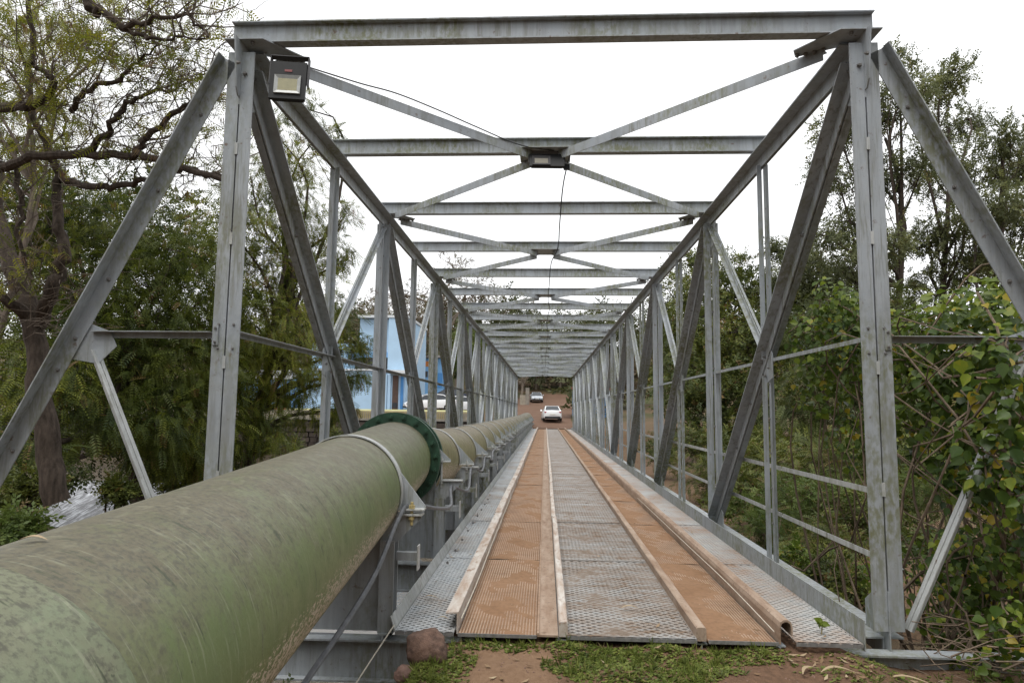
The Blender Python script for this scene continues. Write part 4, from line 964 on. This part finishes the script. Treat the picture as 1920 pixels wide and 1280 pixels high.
# --- climbing vine with large leaves swallowing the right outrigger
def vine_leaf_geo(pos, nrm, size, rng, tint):
    """heart-shaped leaves with a folded midrib: 8 triangles each"""
    T = np.array([(0, 0, 0), (.18, .40, .05), (.55, .46, .02), (.9, .18, -.06), (1.12, 0, -.14), (.9, -.18, -.06), (.55, -.46, .02), (.18, -.40, .05), (.5, 0, -.07)])
    F = np.array([(8, 0, 1), (8, 1, 2), (8, 2, 3), (8, 3, 4), (8, 4, 5), (8, 5, 6), (8, 6, 7), (8, 7, 0)])
    n = len(pos); d = rng.normal(0, .6, (n, 3)); d[:, 2] -= .75
    w = nrm/np.linalg.norm(nrm, axis=1, keepdims=True); d -= (d*w).sum(1, keepdims=True)*w; d /= np.linalg.norm(d, axis=1, keepdims=True)
    s = np.cross(w, d); R = np.stack([d, s, w], 2)
    Tj = T[None]*np.stack([np.ones(n), rng.uniform(.75, 1.1, n), rng.uniform(.6, 2.2, n)], 1)[:, None, :]
    v = np.einsum('nij,nmj->nmi', R, Tj)*size[:, None, None]+pos[:, None, :]
    f = (F[None]+9*np.arange(n)[:, None, None]).reshape(-1, 3)
    return v.reshape(-1, 3), f, np.repeat(tint, 8)+rng.normal(0, .02, n*8)
def vine(label, rows, n, base, seed, size=(.06, .14), nst=30):
    rng = rg(seed); P = thing('climbing_vine', label, 'vine', base); bb = bl(*rows); B = np.array(base)
    c = np.array([q[0] for q in bb]); r = np.array([q[1] for q in bb]); w = r**2/(r**2).sum()
    i = rng.choice(len(bb), n, p=w); d = rng.normal(0, 1, (n, 3)); d /= np.linalg.norm(d, axis=1, keepdims=True)
    pos = c[i]+d*(r[i]*rng.uniform(.3, 1.05, n)**.6)[:, None]
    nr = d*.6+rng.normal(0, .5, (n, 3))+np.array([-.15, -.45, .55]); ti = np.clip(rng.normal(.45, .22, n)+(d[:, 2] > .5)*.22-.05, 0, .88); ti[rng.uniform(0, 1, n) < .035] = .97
    pos[:, 0] = np.maximum(pos[:, 0], 2.74+np.abs(pos[:, 0]-2.74)*.3)
    v, f, t = vine_leaf_geo(pos, nr, rng.uniform(*size, n), rng, ti)
    mobj('foliage', mesh_np('foliage', v-B, f, np.clip(t, 0, 1), 'leaf_vine'), None, P, base)
    m = MB()
    for k in range(nst):
        a, e = rng.integers(0, len(bb), 2); p = c[a]+rng.normal(0, .5, 3)*r[a]; q = c[e]+rng.normal(0, .6, 3)*r[e]
        w_ = curve_pts(p, q, rng, .16, 9, rng.uniform(-.1, .25)); w_[:, 0] = np.maximum(w_[:, 0], 2.72); m.tube([V(z-B) for z in w_], np.linspace(.011, .004, 9), 5, False)
    for k in range(len(bb)):
        w_ = curve_pts(B+rng.normal(0, .3, 3)*[1, 1, .1], c[k], rng, .12, 9); w_[:, 0] = np.maximum(w_[:, 0], 2.72); m.tube([V(z-B) for z in w_], np.linspace(.018, .006, 9), 5, False)
    m.obj('stems', 'bark_dry', P, base, True); return P
vine('large-leaved climbing vine heaped over the right outrigger brace', [(1830, 640, 6.2, .5), (1900, 640, 6.0, .6), (1760, 680, 6.6, .45), (1880, 740, 6.0, .6), (1800, 760, 6.3, .5), (1720, 640, 6.8, .35), (1890, 850, 6.0, .55), (1830, 880, 6.2, .4), (1900, 950, 5.9, .5), (1870, 1040, 5.9, .4), (1910, 1100, 5.8, .4), (1700, 740, 6.9, .4), (1770, 590, 6.7, .3), (1910, 560, 6.3, .35), (1850, 560, 6.6, .3), (1740, 830, 7, .35), (1850, 690, 4.95, .22), (1890, 760, 4.9, .25), (1900, 850, 4.85, .25), (1840, 830, 4.95, .2), (1850, 900, 5.0, .16), (1905, 930, 4.8, .2), (1880, 640, 5.0, .16)],
     4600, tuple(np.array(ground_at(A3(1850, 1150, 6.4), 0))), 201, (.035, .105), 36)
vine('leafy vine runners reaching over the mid strut left of the right portal post', [(1560, 640, 7.4, .38), (1600, 680, 7.3, .36), (1600, 590, 7.3, .33), (1640, 640, 7.2, .35), (1540, 740, 7.5, .3), (1600, 830, 7.3, .3), (1560, 560, 7.6, .25), (1520, 620, 7.6, .25), (1580, 590, 7.6, .25), (1540, 690, 7.5, .25), (1600, 760, 7.4, .3), (1500, 650, 7.6, .15)],
     1500, tuple(np.array(ground_at(A3(1640, 1050, 7.6), 0))), 202, (.035, .085), 8)
vine('low vine mat spreading below the right outrigger', [(1760, 1130, 6.6, .3), (1850, 1180, 6.0, .35), (1900, 1230, 5.4, .3), (1880, 1120, 5.3, .3), (1800, 1060, 5.8, .28), (1905, 1020, 5.0, .25), (1860, 1250, 4.9, .2), (1915, 1180, 4.7, .22), (1780, 1190, 5.6, .2), (1650, 1080, 8.5, .3), (1750, 1050, 7.5, .35), (1820, 1100, 6.5, .3)],
     2000, tuple(np.array(ground_at(A3(1820, 1230, 5.9), 0))), 203, (.03, .08), 20)
# dry brushwood heaped at the right abutment
def brush():
    rng = rg(77); m = MB()
    for i in range(190):
        a = np.array([rng.uniform(2.55, 4.6), rng.uniform(4.4, 6.2), 0]); a[2] = gz(a[0], a[1])+rng.uniform(.0, .35)
        an = rng.normal(-.5, .45); ln = rng.uniform(.3, 1.3); e = a+np.array([math.cos(an)*ln, math.sin(an)*ln*.6, rng.normal(.05, .22)*ln])
        w = curve_pts(a, e, rng, .07, 5); m.tube([V(q) for q in w], np.linspace(rng.uniform(.003, .008), .002, 5), 4, False)
    for i in range(24):
        a = np.array([rng.uniform(2.9, 4.8), rng.uniform(5.2, 6.8), 0]); a[2] = gz(a[0], a[1]); e = a+np.array([rng.normal(0, .35), rng.normal(0, .3), rng.uniform(.7, 2.2)])
        w = curve_pts(a, e, rng, .1, 6); m.tube([V(q) for q in w], np.linspace(.010, .003, 6), 4, False)
    tag(m.obj('dry_brushwood', 'bark_dry', None, (0, 0, 0), True), 'tangle of dry sticks heaped at the right bridge abutment', 'brushwood', kind='stuff')
brush()

# ------------------------------------------------------------------ foreground ground cover, litter, stones
def ground_cover():
    rng = rg(55); P = []; 
    def zone(x0, x1, y0, y1, n):
        p = np.stack([rng.uniform(x0, x1, n), rng.uniform(y0, y1, n)], 1); f = np.sin(p[:, 0]*7+1)*np.sin(p[:, 1]*6)+np.sin(p[:, 0]*17+2)*np.sin(p[:, 1]*15)*.6
        e = np.minimum.reduce([p[:, 0]-x0, x1-p[:, 0]])/.22+.9*np.sin(p[:, 1]*11+x0*5)*np.sin(p[:, 1]*4.3+x1)
        P.append(p[(rng.uniform(-1, 1, n)+.45 > -f*.9-.2) & (rng.uniform(0, 1, n) < np.clip(e, 0, 1))])
    zone(.0, 1.34, 3.6, 4.97, 12500); zone(-1.15, -.44, 3.6, 4.97, 7000); zone(-.7, .2, 4.84, 4.99, 500); zone(1.0, 1.9, 4.75, 4.97, 700); zone(1.6, 3.4, 3.6, 5.0, 2600); zone(2.6, 6, 5, 9, 1500); zone(-7, -3, 6, 12, 900); zone(1.15, 1.75, 3.6, 4.5, 250)
    p = np.concatenate(P); n = len(p); pos = np.column_stack([p, Hgt(p[:, 0], p[:, 1])])
    d = np.column_stack([rng.normal(0, .3, n), rng.normal(0, .3, n), np.ones(n)]); d2 = np.cross(d, [0, 1, 0])
    v, t = leaves('clover', pos, d2+rng.normal(0, .15, (n, 3)), rng.uniform(.012, .026, n), rng, np.clip(rng.normal(.5, .22, n), 0, .9), roll=.3)
    k = rng.choice(n, 1500); v2, t2 = leaves('blade', pos[k], d[k]*[1, 1, .8], rng.uniform(.03, .085, len(k)), rng, np.clip(rng.normal(.55, .2, len(k)), 0, 1), roll=3.1)
    tag(leaf_obj('ground_cover', np.concatenate([v, v2]), np.concatenate([t, t2]), 'leaf_grass'), 'short weeds and grass on the near bank', 'grass', kind='stuff')
    # tufts along the deck edge
ground_cover()
def pebbles():
    rng = rg(67); n = 900; p = np.column_stack([rng.uniform(-1.0, 3.2, n), rng.uniform(3.8, 4.98, n)]); z = Hgt(p[:, 0], p[:, 1]); m = MB()
    for (x, y), zz in zip(p, z):
        r = rng.uniform(.003, .010); a = rng.uniform(0, 6, 4); q = [(x+r*math.cos(a[0]+k*1.57)*rng.uniform(.7, 1.2), y+r*math.sin(a[0]+k*1.57)*rng.uniform(.7, 1.2), zz) for k in range(4)]
        m.add(q+[(x, y, zz+r*.8)], [(0, 1, 4), (1, 2, 4), (2, 3, 4), (3, 0, 4)])
    tag(m.obj('gravel', 'stone_small'), 'fine gravel scattered on the soil before the deck', 'gravel', kind='stuff')
pebbles()
def litter():
    rng = rg(66); n1, n2, n3 = 60, 420, 330
    a = np.column_stack([rng.uniform(-1.04, -.66, n1), rng.uniform(5, 14, n1), np.full(n1, .012)]); a[:18, 0] = -1.02+rng.uniform(0, .08, 18)
    b_ = np.column_stack([rng.uniform(-.5, 3.6, n2), rng.uniform(3.7, 4.95, n2), np.zeros(n2)]); b_[:250, 0] = rng.uniform(1.7, 3.8, 250); b_[:, 2] = Hgt(b_[:, 0], b_[:, 1])+.012
    c = np.column_stack([rng.uniform(.2, 2.2, n3), rng.uniform(5, 13, n3), np.full(n3, .012)]); c = c[rng.uniform(0, 1, n3) < .12]
    pos = np.concatenate([a, b_, c]); n = len(pos); d = rng.normal(0, 1, (n, 3)); d[:, 2] *= .15
    R = frames(d, rng, .5); ln = rng.uniform(.025, .085, n)*np.where(np.arange(n) < n1, .8, 1); T = np.array([(-.5, 0, .06), (0, .16, -.03), (.5, 0, .1), (0, -.16, -.03)])
    v = np.einsum('nij,mj->nmi', R, T)*ln[:, None, None]+pos[:, None, :]
    tag(leaf_obj('leaf_litter', v.reshape(-1, 3), rng.uniform(.1, 1, n), 'leaf_dry'), 'scattered dry leaves on the deck and the near ground', 'leaf litter', kind='stuff')
litter()
def husk(x, y, ln, w, rot, lab, z=None, curl=.35):
    m = MB(); n = 10; vs = []; z0 = (gz(x, y)+.015) if z is None else z
    for i in range(n+1):
        t = i/n; h = w*math.sin(math.pi*min(1, t*.92+.06)); zz = curl*ln*.25*math.sin(t*3.1+.3)
        px, py = (t-.5)*ln, .12*ln*math.sin(t*4)
        for s in (-1, 0, 1): vs.append((px*math.cos(rot)-(py+s*h)*math.sin(rot), px*math.sin(rot)+(py+s*h)*math.cos(rot), zz+(.3*h if s else 0)))
    m.add(vs, [(3*i+j, 3*i+j+1, 3*i+j+4, 3*i+j+3) for i in range(n) for j in (0, 1)])
    me = m.mesh('dry_husk', True, False); a = me.attributes.new('tint', 'FLOAT', 'FACE'); a.data.foreach_set('value', [.9]*len(me.polygons))
    tag(mobj('dry_husk', me, 'leaf_dry', None, (x, y, z0)), lab, 'dry leaf')
husk(1.95, 4.62, .26, .018, .15, 'long pale curled leaf at the right end of the bare soil patch')
husk(1.78, 4.66, .22, .014, .75, 'pale narrow leaf crossing the curled leaf')
husk(2.45, 4.72, .34, .016, -.12, 'long pale leaf near the abutment below the portal post')
husk(1.62, 4.42, .25, .012, -.35, 'thin dry leaf on the bare soil near the bottom edge')
husk(-.93, 5.75, .13, .012, .1, 'brown dry leaf at the near end of the left walkway', .02)
husk(-.74, 5.2, .10, .010, .02, 'brown dry leaf just behind the boulder on the walkway', .02)
husk(.72, 5.6, .16, .013, .2, 'brown dry leaf on the middle grating', .02)
def rock(name, label, loc, r, mat, seed, sq=(1, .9, .85)):
    import bmesh
    from mathutils import noise as nz
    bmm = bmesh.new(); bmesh.ops.create_icosphere(bmm, subdivisions=4, radius=1)
    for v_ in bmm.verts:
        k = 1+.22*nz.noise(v_.co*1.3+V((seed, 0, 0)))+.10*nz.noise(v_.co*3.5+V((0, seed, 0)))+.04*nz.noise(v_.co*9)
        v_.co = V((v_.co.x*sq[0], v_.co.y*sq[1], v_.co.z*sq[2]))*k*r
    me = bpy.data.meshes.new(name); bmm.to_mesh(me); bmm.free(); me.polygons.foreach_set('use_smooth', [True]*len(me.polygons))
    tag(mobj(name, me, mat, None, loc), label, 'rock')
rock('boulder', 'round reddish boulder against the deck edge below the left walkway', tuple(A3(800, 1214, 4.72)), .145, 'stone', 3)
rock('stone', 'small reddish stone below the round boulder', tuple(A3(758, 1264, 4.55)), .068, 'stone_small', 8)
SP = thing('seedling', 'small green seedling sprouting at the end of the right walkway', 'plant', (2.05, 5.15, 0))
MB().tube([(0, 0, 0), (.005, 0, .05), (0, 0, .09)], .005, 5).obj('stem', 'rail_tan', SP, (2.05, 5.15, 0))
rng = rg(8); v, f, t = vine_leaf_geo(np.array([[2.05, 5.15, .09]]*9)+rng.normal(0, .012, (9, 3)), rng.normal(0, .4, (9, 3))+[0, -.4, .8], np.full(9, .05), rng, np.full(9, .7)); mobj('leaves', mesh_np('leaves', v-np.array([2.05, 5.15, 0]), f, np.clip(t, 0, 1), 'leaf_vine'), None, SP, (2.05, 5.15, 0))

# ------------------------------------------------------------------ far bank: retaining wall, pipe, buildings, cars
def stone_wall():
    P = thing('retaining_wall', 'dark stone retaining wall of the far left river bank', 'wall', (-20, 49.6, -3)); rng = rg(301)
    MB().box(-60, -5.6, 49.62, 50.3, -4.2, .70).obj('core', 'mortar', P, (0, 0, 0))
    sh = [cached(('blk', k), lambda: MB().prism([(-.5, -.45), (.46, -.5), (.5, .44), (-.44, .5)], -.5, .5, 1).mesh('stone_block')) for k in range(1)]
    for j in range(9):
        x = -26.5+rng.uniform(0, .5); z = -3.0+j*.40+rng.uniform(-.03, .03)
        while x < -6.2:
            w = rng.uniform(.45, 1.15); o = mobj('stone_block', sh[0], 'block_stone', P, (x+w/2, 49.60+rng.uniform(-.03, .03), z+.2)); o.scale = (w-.05, rng.uniform(.2, .34), rng.uniform(.30, .39)); o.rotation_euler = (rng.normal(0, .04), rng.normal(0, .03), rng.normal(0, .04)); x += w
    MB().box(-60, -5.4, 49.45, 50.5, .70, .86).obj('coping', 'concrete_old', P, (0, 0, 0))
    MB().box(-60, -5.6, 49.9, 50.25, .86, 1.42).obj('parapet', 'concrete', P, (0, 0, 0))
stone_wall()
BP = thing('bank_pipe', 'yellow-green pipe on railing along the far left bank', 'pipe', (-14, 50.9, 1.4))
MB().tube([(-20, 50.6, 1.30), (-10, 50.6, 1.30), (-5.8, 50.6, 1.30)], .24, 20).obj('pipe_run', 'pipe_bank', BP, (0, 0, 0), True)
for i in range(70):
    mobj('railing_bar', cached('rb', lambda: MB().box(-.03, .03, -.02, .02, 0, .52).mesh('railing_bar')), 'rail_tan', BP, (-17.2+i*.16, 49.75, .80))
MB().box(-17.4, -5.8, 49.72, 49.78, 1.33, 1.40).obj('top_rail', 'rail_tan', BP, (0, 0, 0))
MB().box(-40, -7.2, 51.4, 51.8, 1.42, 1.52).obj('kerb_strip', 'mural_orange', BP, (0, 0, 0))

BY = 58.0
def ux(px): return (px-1025)*BY/FPX+.02
def uz(py): return CAMZ-(py-768)*BY/FPX
BD = thing('blue_building', 'two-storey pale blue building with window band and doorway on the far left bank', 'building', (ux(680), BY, 1.4))
def bpart(n, mat, x0, x1, y0, y1, z0, z1, par=BD): return MB().box(x0, x1, y0, y1, z0, z1).obj(n, mat, par, (0, 0, 0))
xl, xm, xr = ux(560), ux(728), ux(763); zb, zt = 1.38, uz(598)
bpart('wall', 'wall_pale_blue', xl, xm, BY, BY+9, zb, uz(697))
bpart('wall', 'wall_pale_blue', ux(670), xm, BY+.02, BY+9, uz(672), zt)
bpart('wall', 'wall_pale_blue', xl, ux(670), BY+2.5, BY+9, uz(697)+.05, uz(640))
bpart('wall', 'wall_pale_blue', xm+.003, xr, BY-.5, BY+9, zb, zt+.05)
bpart('roof_slab', 'fascia', ux(668), xr+.1, BY-.6, BY+9.1, zt+.06, zt+.28)
bpart('ledge', 'wall_blue', ux(650), xm-.01, BY-.35, BY, uz(672), uz(662))
bpart('ledge', 'fascia', xl-.2, xm-.01, BY-.25, BY, uz(697), uz(694))
wb = bpart('window_band', 'dark_frame', ux(662), xm-.02, BY+.1, BY+.3, uz(697)+.02, uz(672)-.02)
for i in range(7):
    xa = ux(662)+.08+i*.42; bpart('pane', 'pane_glass', xa, xa+.34, BY+.06, BY+.1, uz(697)+.12, uz(672)-.1, wb)
for px in (726, 733, 757): bpart('pilaster', 'wall_pale_blue' if px != 757 else 'wall_deep_blue', ux(px)-.12, ux(px)+.12, BY-.62, BY-.5, zb, uz(704))
bpart('canopy', 'fascia', ux(734), xr+.3, BY-1.6, BY-.5, uz(703), uz(697))
dr = bpart('door', 'door_brown', ux(739), ux(750), BY-.56, BY-.5, zb, uz(706)); bpart('door_panel', 'pane_glass', ux(740), ux(749), BY-.575, BY-.56, zb+.3, uz(757), dr)
LB = thing('low_building', 'low blue outbuilding with pale fascia behind the feathery tree', 'building', (ux(500), BY-1, 1.4))
for a in [('wall', 'wall_blue', ux(400), ux(556), BY-1, BY+5, 1.38, uz(715)), ('roof', 'roof_grey', ux(390), ux(558), BY-1.8, BY+6, uz(712), uz(704)), ('fascia_board', 'fascia', ux(392), ux(558), BY-1.95, BY-1.8, uz(716), uz(700))]: bpart(*a, par=LB)
for i, px in enumerate((430, 460, 492, 530)):
    w_ = bpart('window', 'dark_frame', ux(px)-.5, ux(px)+.5, BY-1.05, BY-1, uz(762), uz(740), LB); bpart('pane', 'pane_glass', ux(px)-.42, ux(px)-.03, BY-1.07, BY-1.05, uz(761), uz(741), w_); bpart('pane', 'pane_glass', ux(px)+.03, ux(px)+.42, BY-1.07, BY-1.05, uz(761), uz(741), w_)
B2Y = 84.0
def vx(px): return (px-1025)*B2Y/FPX
def vz(py): return CAMZ-(py-768)*B2Y/FPX
SB = thing('painted_building', 'bright blue painted building with colour patches farther up the left bank', 'building', (vx(805), B2Y, 3.3))
for a in [('wall', 'wall_blue', vx(783), vx(832), B2Y, B2Y+6, 3.0, vz(672)), ('roof', 'roof_grey', vx(780), vx(835), B2Y-.5, B2Y+6.5, vz(671.5), vz(667)),
          ('window', 'dark_frame', vx(796), vx(803), B2Y-.05, B2Y, vz(708), vz(697)), ('window', 'dark_frame', vx(786), vx(791), B2Y-.05, B2Y, vz(708), vz(697)), ('painted_patch', 'mural_orange', vx(798), vx(806), B2Y-.03, B2Y, vz(688), vz(678)), ('painted_patch', 'mural_green', vx(812), vx(822), B2Y-.03, B2Y, vz(716), vz(690)), ('painted_patch', 'wall_deep_blue', vx(822), vx(831), B2Y-.03, B2Y, vz(728), vz(700))]: bpart(*a, par=SB)
HB = thing('roadside_hut', 'small blue hut with rust red roof at the right of the far road', 'hut', tuple(A3(1088, 775, 72)))
h0 = A3(1088, 775, 72); zz = gz(h0[0], 72)
bpart('wall', 'wall_deep_blue', h0[0]-.75, h0[0]+3, 72, 75, zz-.3, zz+2.9, HB)
MB().prism([(h0[0]-1.4, zz+2.9), (h0[0]+3.4, zz+2.9), (h0[0]+3.4, zz+3.05), (h0[0]+1.0, zz+3.9), (h0[0]-1.4, zz+3.05)], 71.2, 75.5, 1).obj('roof', 'roof_rust', HB, (0, 0, 0))
bpart('door', 'door_brown', h0[0]-.4, h0[0]+.4, 71.95, 72, zz, zz+2.0, HB)
GP = thing('gate_pillar', 'pale concrete gate pillar left of the far road', 'pillar', tuple(A3(984, 755, 92)))
g0 = A3(984, 755, 92); zz = gz(g0[0], 92)
bpart('shaft', 'concrete', g0[0]-.7, g0[0]+.4, 92, 93, zz-.2, zz+1.4, GP); bpart('cap', 'concrete_old', g0[0]+.1, g0[0]+.6, 91.9, 93.1, zz-.2, zz+2.4, GP)
plant('bare_tree', 'small pale bare tree behind the gate pillar', 'tree', ground_at(A3(981, 750, 96)), bl((978, 712, 96, 1.0), (986, 708, 96, 1.0), (970, 716, 96, .9)), 'sprig', 40, .2, 'leaf_bare', 'bark_pale', .28, 58, twigs=10, twig_r=.05, droop=0)

def car(label, loc, rot, paint, kind='car'):
    """sedan: +x is the front, length 4.5 m"""
    C_ = thing(kind, label, 'car', loc); Rz = Matrix.Rotation(rot, 3, 'Z')
    def put(m, n, mat, par=C_, smooth=False):
        m.v = [tuple(Rz @ V(q)) for q in m.v]; return m.obj(n, mat, par, loc, smooth)
    # body shell: stations along the length (x, half width, bottom, shoulder, hump)
    st = [(-2.25, .66, .42, .78), (-2.18, .80, .30, .98), (-1.95, .87, .26, 1.04), (-1.3, .90, .24, 1.03), (-.4, .905, .22, .99), (.5, .905, .22, .97), (1.2, .89, .23, .93), (1.8, .85, .25, .84), (2.12, .76, .30, .72), (2.24, .60, .38, .60)]
    m = MB(); vs = []
    for x, w, z0, z1 in st:
        h = z1-z0; half = [(w*.86, z0), (w*.985, z0+.08*h), (w, z0+.38*h), (w*.985, z0+.72*h), (w*.93, z0+.95*h), (w*.80, z1), (0, z1+.02)]
        sec = half+[(-a, c) for a, c in half[-2::-1]]; vs += [(x, a, c) for a, c in sec]
    P = 13; fs = [(i*P+j, i*P+(j+1) % P, (i+1)*P+(j+1) % P, (i+1)*P+j) for i in range(len(st)-1) for j in range(P)]
    fs += [tuple(range(P)), tuple((len(st)-1)*P+j for j in range(P-1, -1, -1))]
    body = put(m.add(vs, fs), 'body', paint, C_, True)
    # greenhouse: glass block with painted roof and pillars
    gh = [(-1.72, .74, 1.02), (-1.05, .60, 1.42), (-.6, .585, 1.46), (.15, .59, 1.46), (.45, .60, 1.41), (1.18, .76, .97)]
    vs = []
    for x, w, z in gh: vs += [(x, w, z), (x, -w, z)]
    lo = [(x, .80 if abs(x) < 1.5 else .76, .96) for x, w, z in gh]
    vv = vs+[q for a in lo for q in ((a[0], a[1], a[2]), (a[0], -a[1], a[2]))]; k = len(gh); fs = []
    for i in range(k-1):
        a = 2*i; fs += [(a, a+2, a+3, a+1), (a, 2*k+a, 2*k+a+2, a+2), (a+1, a+3, 2*k+a+3, 2*k+a+1)]
    put(MB().add(vv, fs), 'windows', 'car_glass')
    m = MB(); e = .008
    m.add([(x, s*(w+e), z+e) for x, w, z in gh[1:5] for s in (1, -1)], [(2*i, 2*i+2, 2*i+3, 2*i+1) for i in range(3)])
    for s in (1, -1):
        for (x0, w0, z0, x1, w1, z1, t) in ((-1.72, .75, 1.02, -1.05, .61, 1.42, .11), (.45, .61, 1.41, 1.18, .77, .97, .07), (-.28, .80, .98, -.3, .59, 1.46, .06)):
            m.add([(x0, s*(w0+.012), z0), (x0+t, s*(w0+.018), z0), (x1+t, s*(w1+.018), z1), (x1, s*(w1+.012), z1)], [(0, 1, 2, 3)])
            m.add([(x0, s*(w0+.012), z0+.01), (x0, s*(w0-.05), z0+.01), (x1, s*(w1-.05), z1+.01), (x1, s*(w1+.012), z1+.01)], [(0, 1, 2, 3)])
        m.add([(x, s*(w+e+.004), z+e) for x, w, z in gh[1:5]]+[(x, s*(w+.03), z-.05) for x, w, z in gh[1:5]], [(i, i+1, 5+i, 4+i) for i in range(3)])
    put(m, 'roof', paint)
    for x in (-1.36, 1.38):
        for s in (1, -1):
            w_ = put(MB().tube([(x, s*.72, .32), (x, s*.90, .32)], .32, 20), 'wheel', 'tyre'); put(MB().tube([(x, s*.86, .32), (x, s*.907, .32)], .20, 14), 'rim', 'rim', w_)
    for s in (1, -1):
        put(MB().prism([(-2.235, .80), (-2.16, .80), (-2.10, .93), (-2.20, .93)], s*.36, s*.79, 1), 'tail_lamp', 'tail_red', body)
        put(MB().prism([(2.20, .60), (2.05, .60), (1.97, .72), (2.13, .70)], s*.38, s*.80, 1), 'head_lamp', 'head_lamp', body)
        put(MB().prism([(.92, .95), (1.10, .95), (1.12, 1.06), (.98, 1.10)], s*.86, s*1.02, 1), 'mirror', paint, body)
    put(MB().box(-2.275, -2.1, -.74, .74, .26, .46), 'bumper', 'car_trim', body); put(MB().box(2.1, 2.262, -.68, .68, .26, .42), 'bumper', 'car_trim', body)
    put(MB().box(2.1, 2.252, -.46, .46, .47, .56), 'grille', 'car_trim', body)
    put(MB().box(-2.29, -2.2, -.26, .26, .62, .73), 'number_plate', 'plate', body); put(MB().box(2.2, 2.275, -.26, .26, .43, .52), 'number_plate', 'plate', body)
    return C_
def roadz(x, y): return gz(x, y)+.05
car('white sedan seen from behind driving up the far dirt road', (.62, 65.2, roadz(.62, 65.2)), math.radians(93), 'car_white')
car('silver car facing the bridge farther up the dirt road', (-1.3, 98, roadz(-1.3, 98)), math.radians(-86), 'car_silver')
car('white car parked behind the railing by the blue building', (-9.9, 57.0, gz(-9.9, 57)), math.radians(200), 'car_white')
car('white car parked nearest the far end of the left bank', (-8.1, 58.6, gz(-8.1, 58.6)), math.radians(215), 'car_white')
car('dark car parked on the slope beyond the left truss', (-11.2, 76, gz(-11.2, 76)), math.radians(190), 'car_navy')

def leaf_on_pipe(px, py, y, ln, rot, lab):
    c = pc(y); a = A3(px, py, y); d = np.array([a[0]-c.x, 0, a[2]-c.z]); d /= np.linalg.norm(d); p = np.array(c)+d*.426
    husk(p[0], p[1], ln, .011, rot, lab, p[2])
leaf_on_pipe(182, 1028, 2.35, .075, 1.2, 'small leaf lying on top of the near pipe')
leaf_on_pipe(60, 1095, 1.62, .06, .4, 'withered leaf lying beside the pipe collar')
leaf_on_pipe(492, 925, 4.1, .05, 2.0, 'small brown leaf on the pipe before the first strap')
for i, (x, y, r, lab) in enumerate([(-2.9, 4.4, .55, 'leafy bush added below the near pipe to block low sky'), (-3.3, 6.0, .6, 'dark bush added under the left truss to block low sky behind the first pipe saddle'), (-3.0, 2.6, .5, 'low hidden bush added by the pipe near the viewpoint to block low sky'), (-1.75, 4.55, .2, 'small weed growing under the pipe before the floor beam')]):  # larger bushes added to block low left sky and darken below the pipe
    z = gz(x, y); plant('bush', lab, 'bush', (x, y, z-.05), blobs_in((x, y, z+r*.75), (r, r*1.2, r*.5), 7, r*.55, rg(330+i)), 'sprig', 700 if r > .3 else 160, .2 if r > .3 else .12, 'leaf_dense', 'bark_dark', .03, 340+i, twigs=3, tr=(.2, .7))
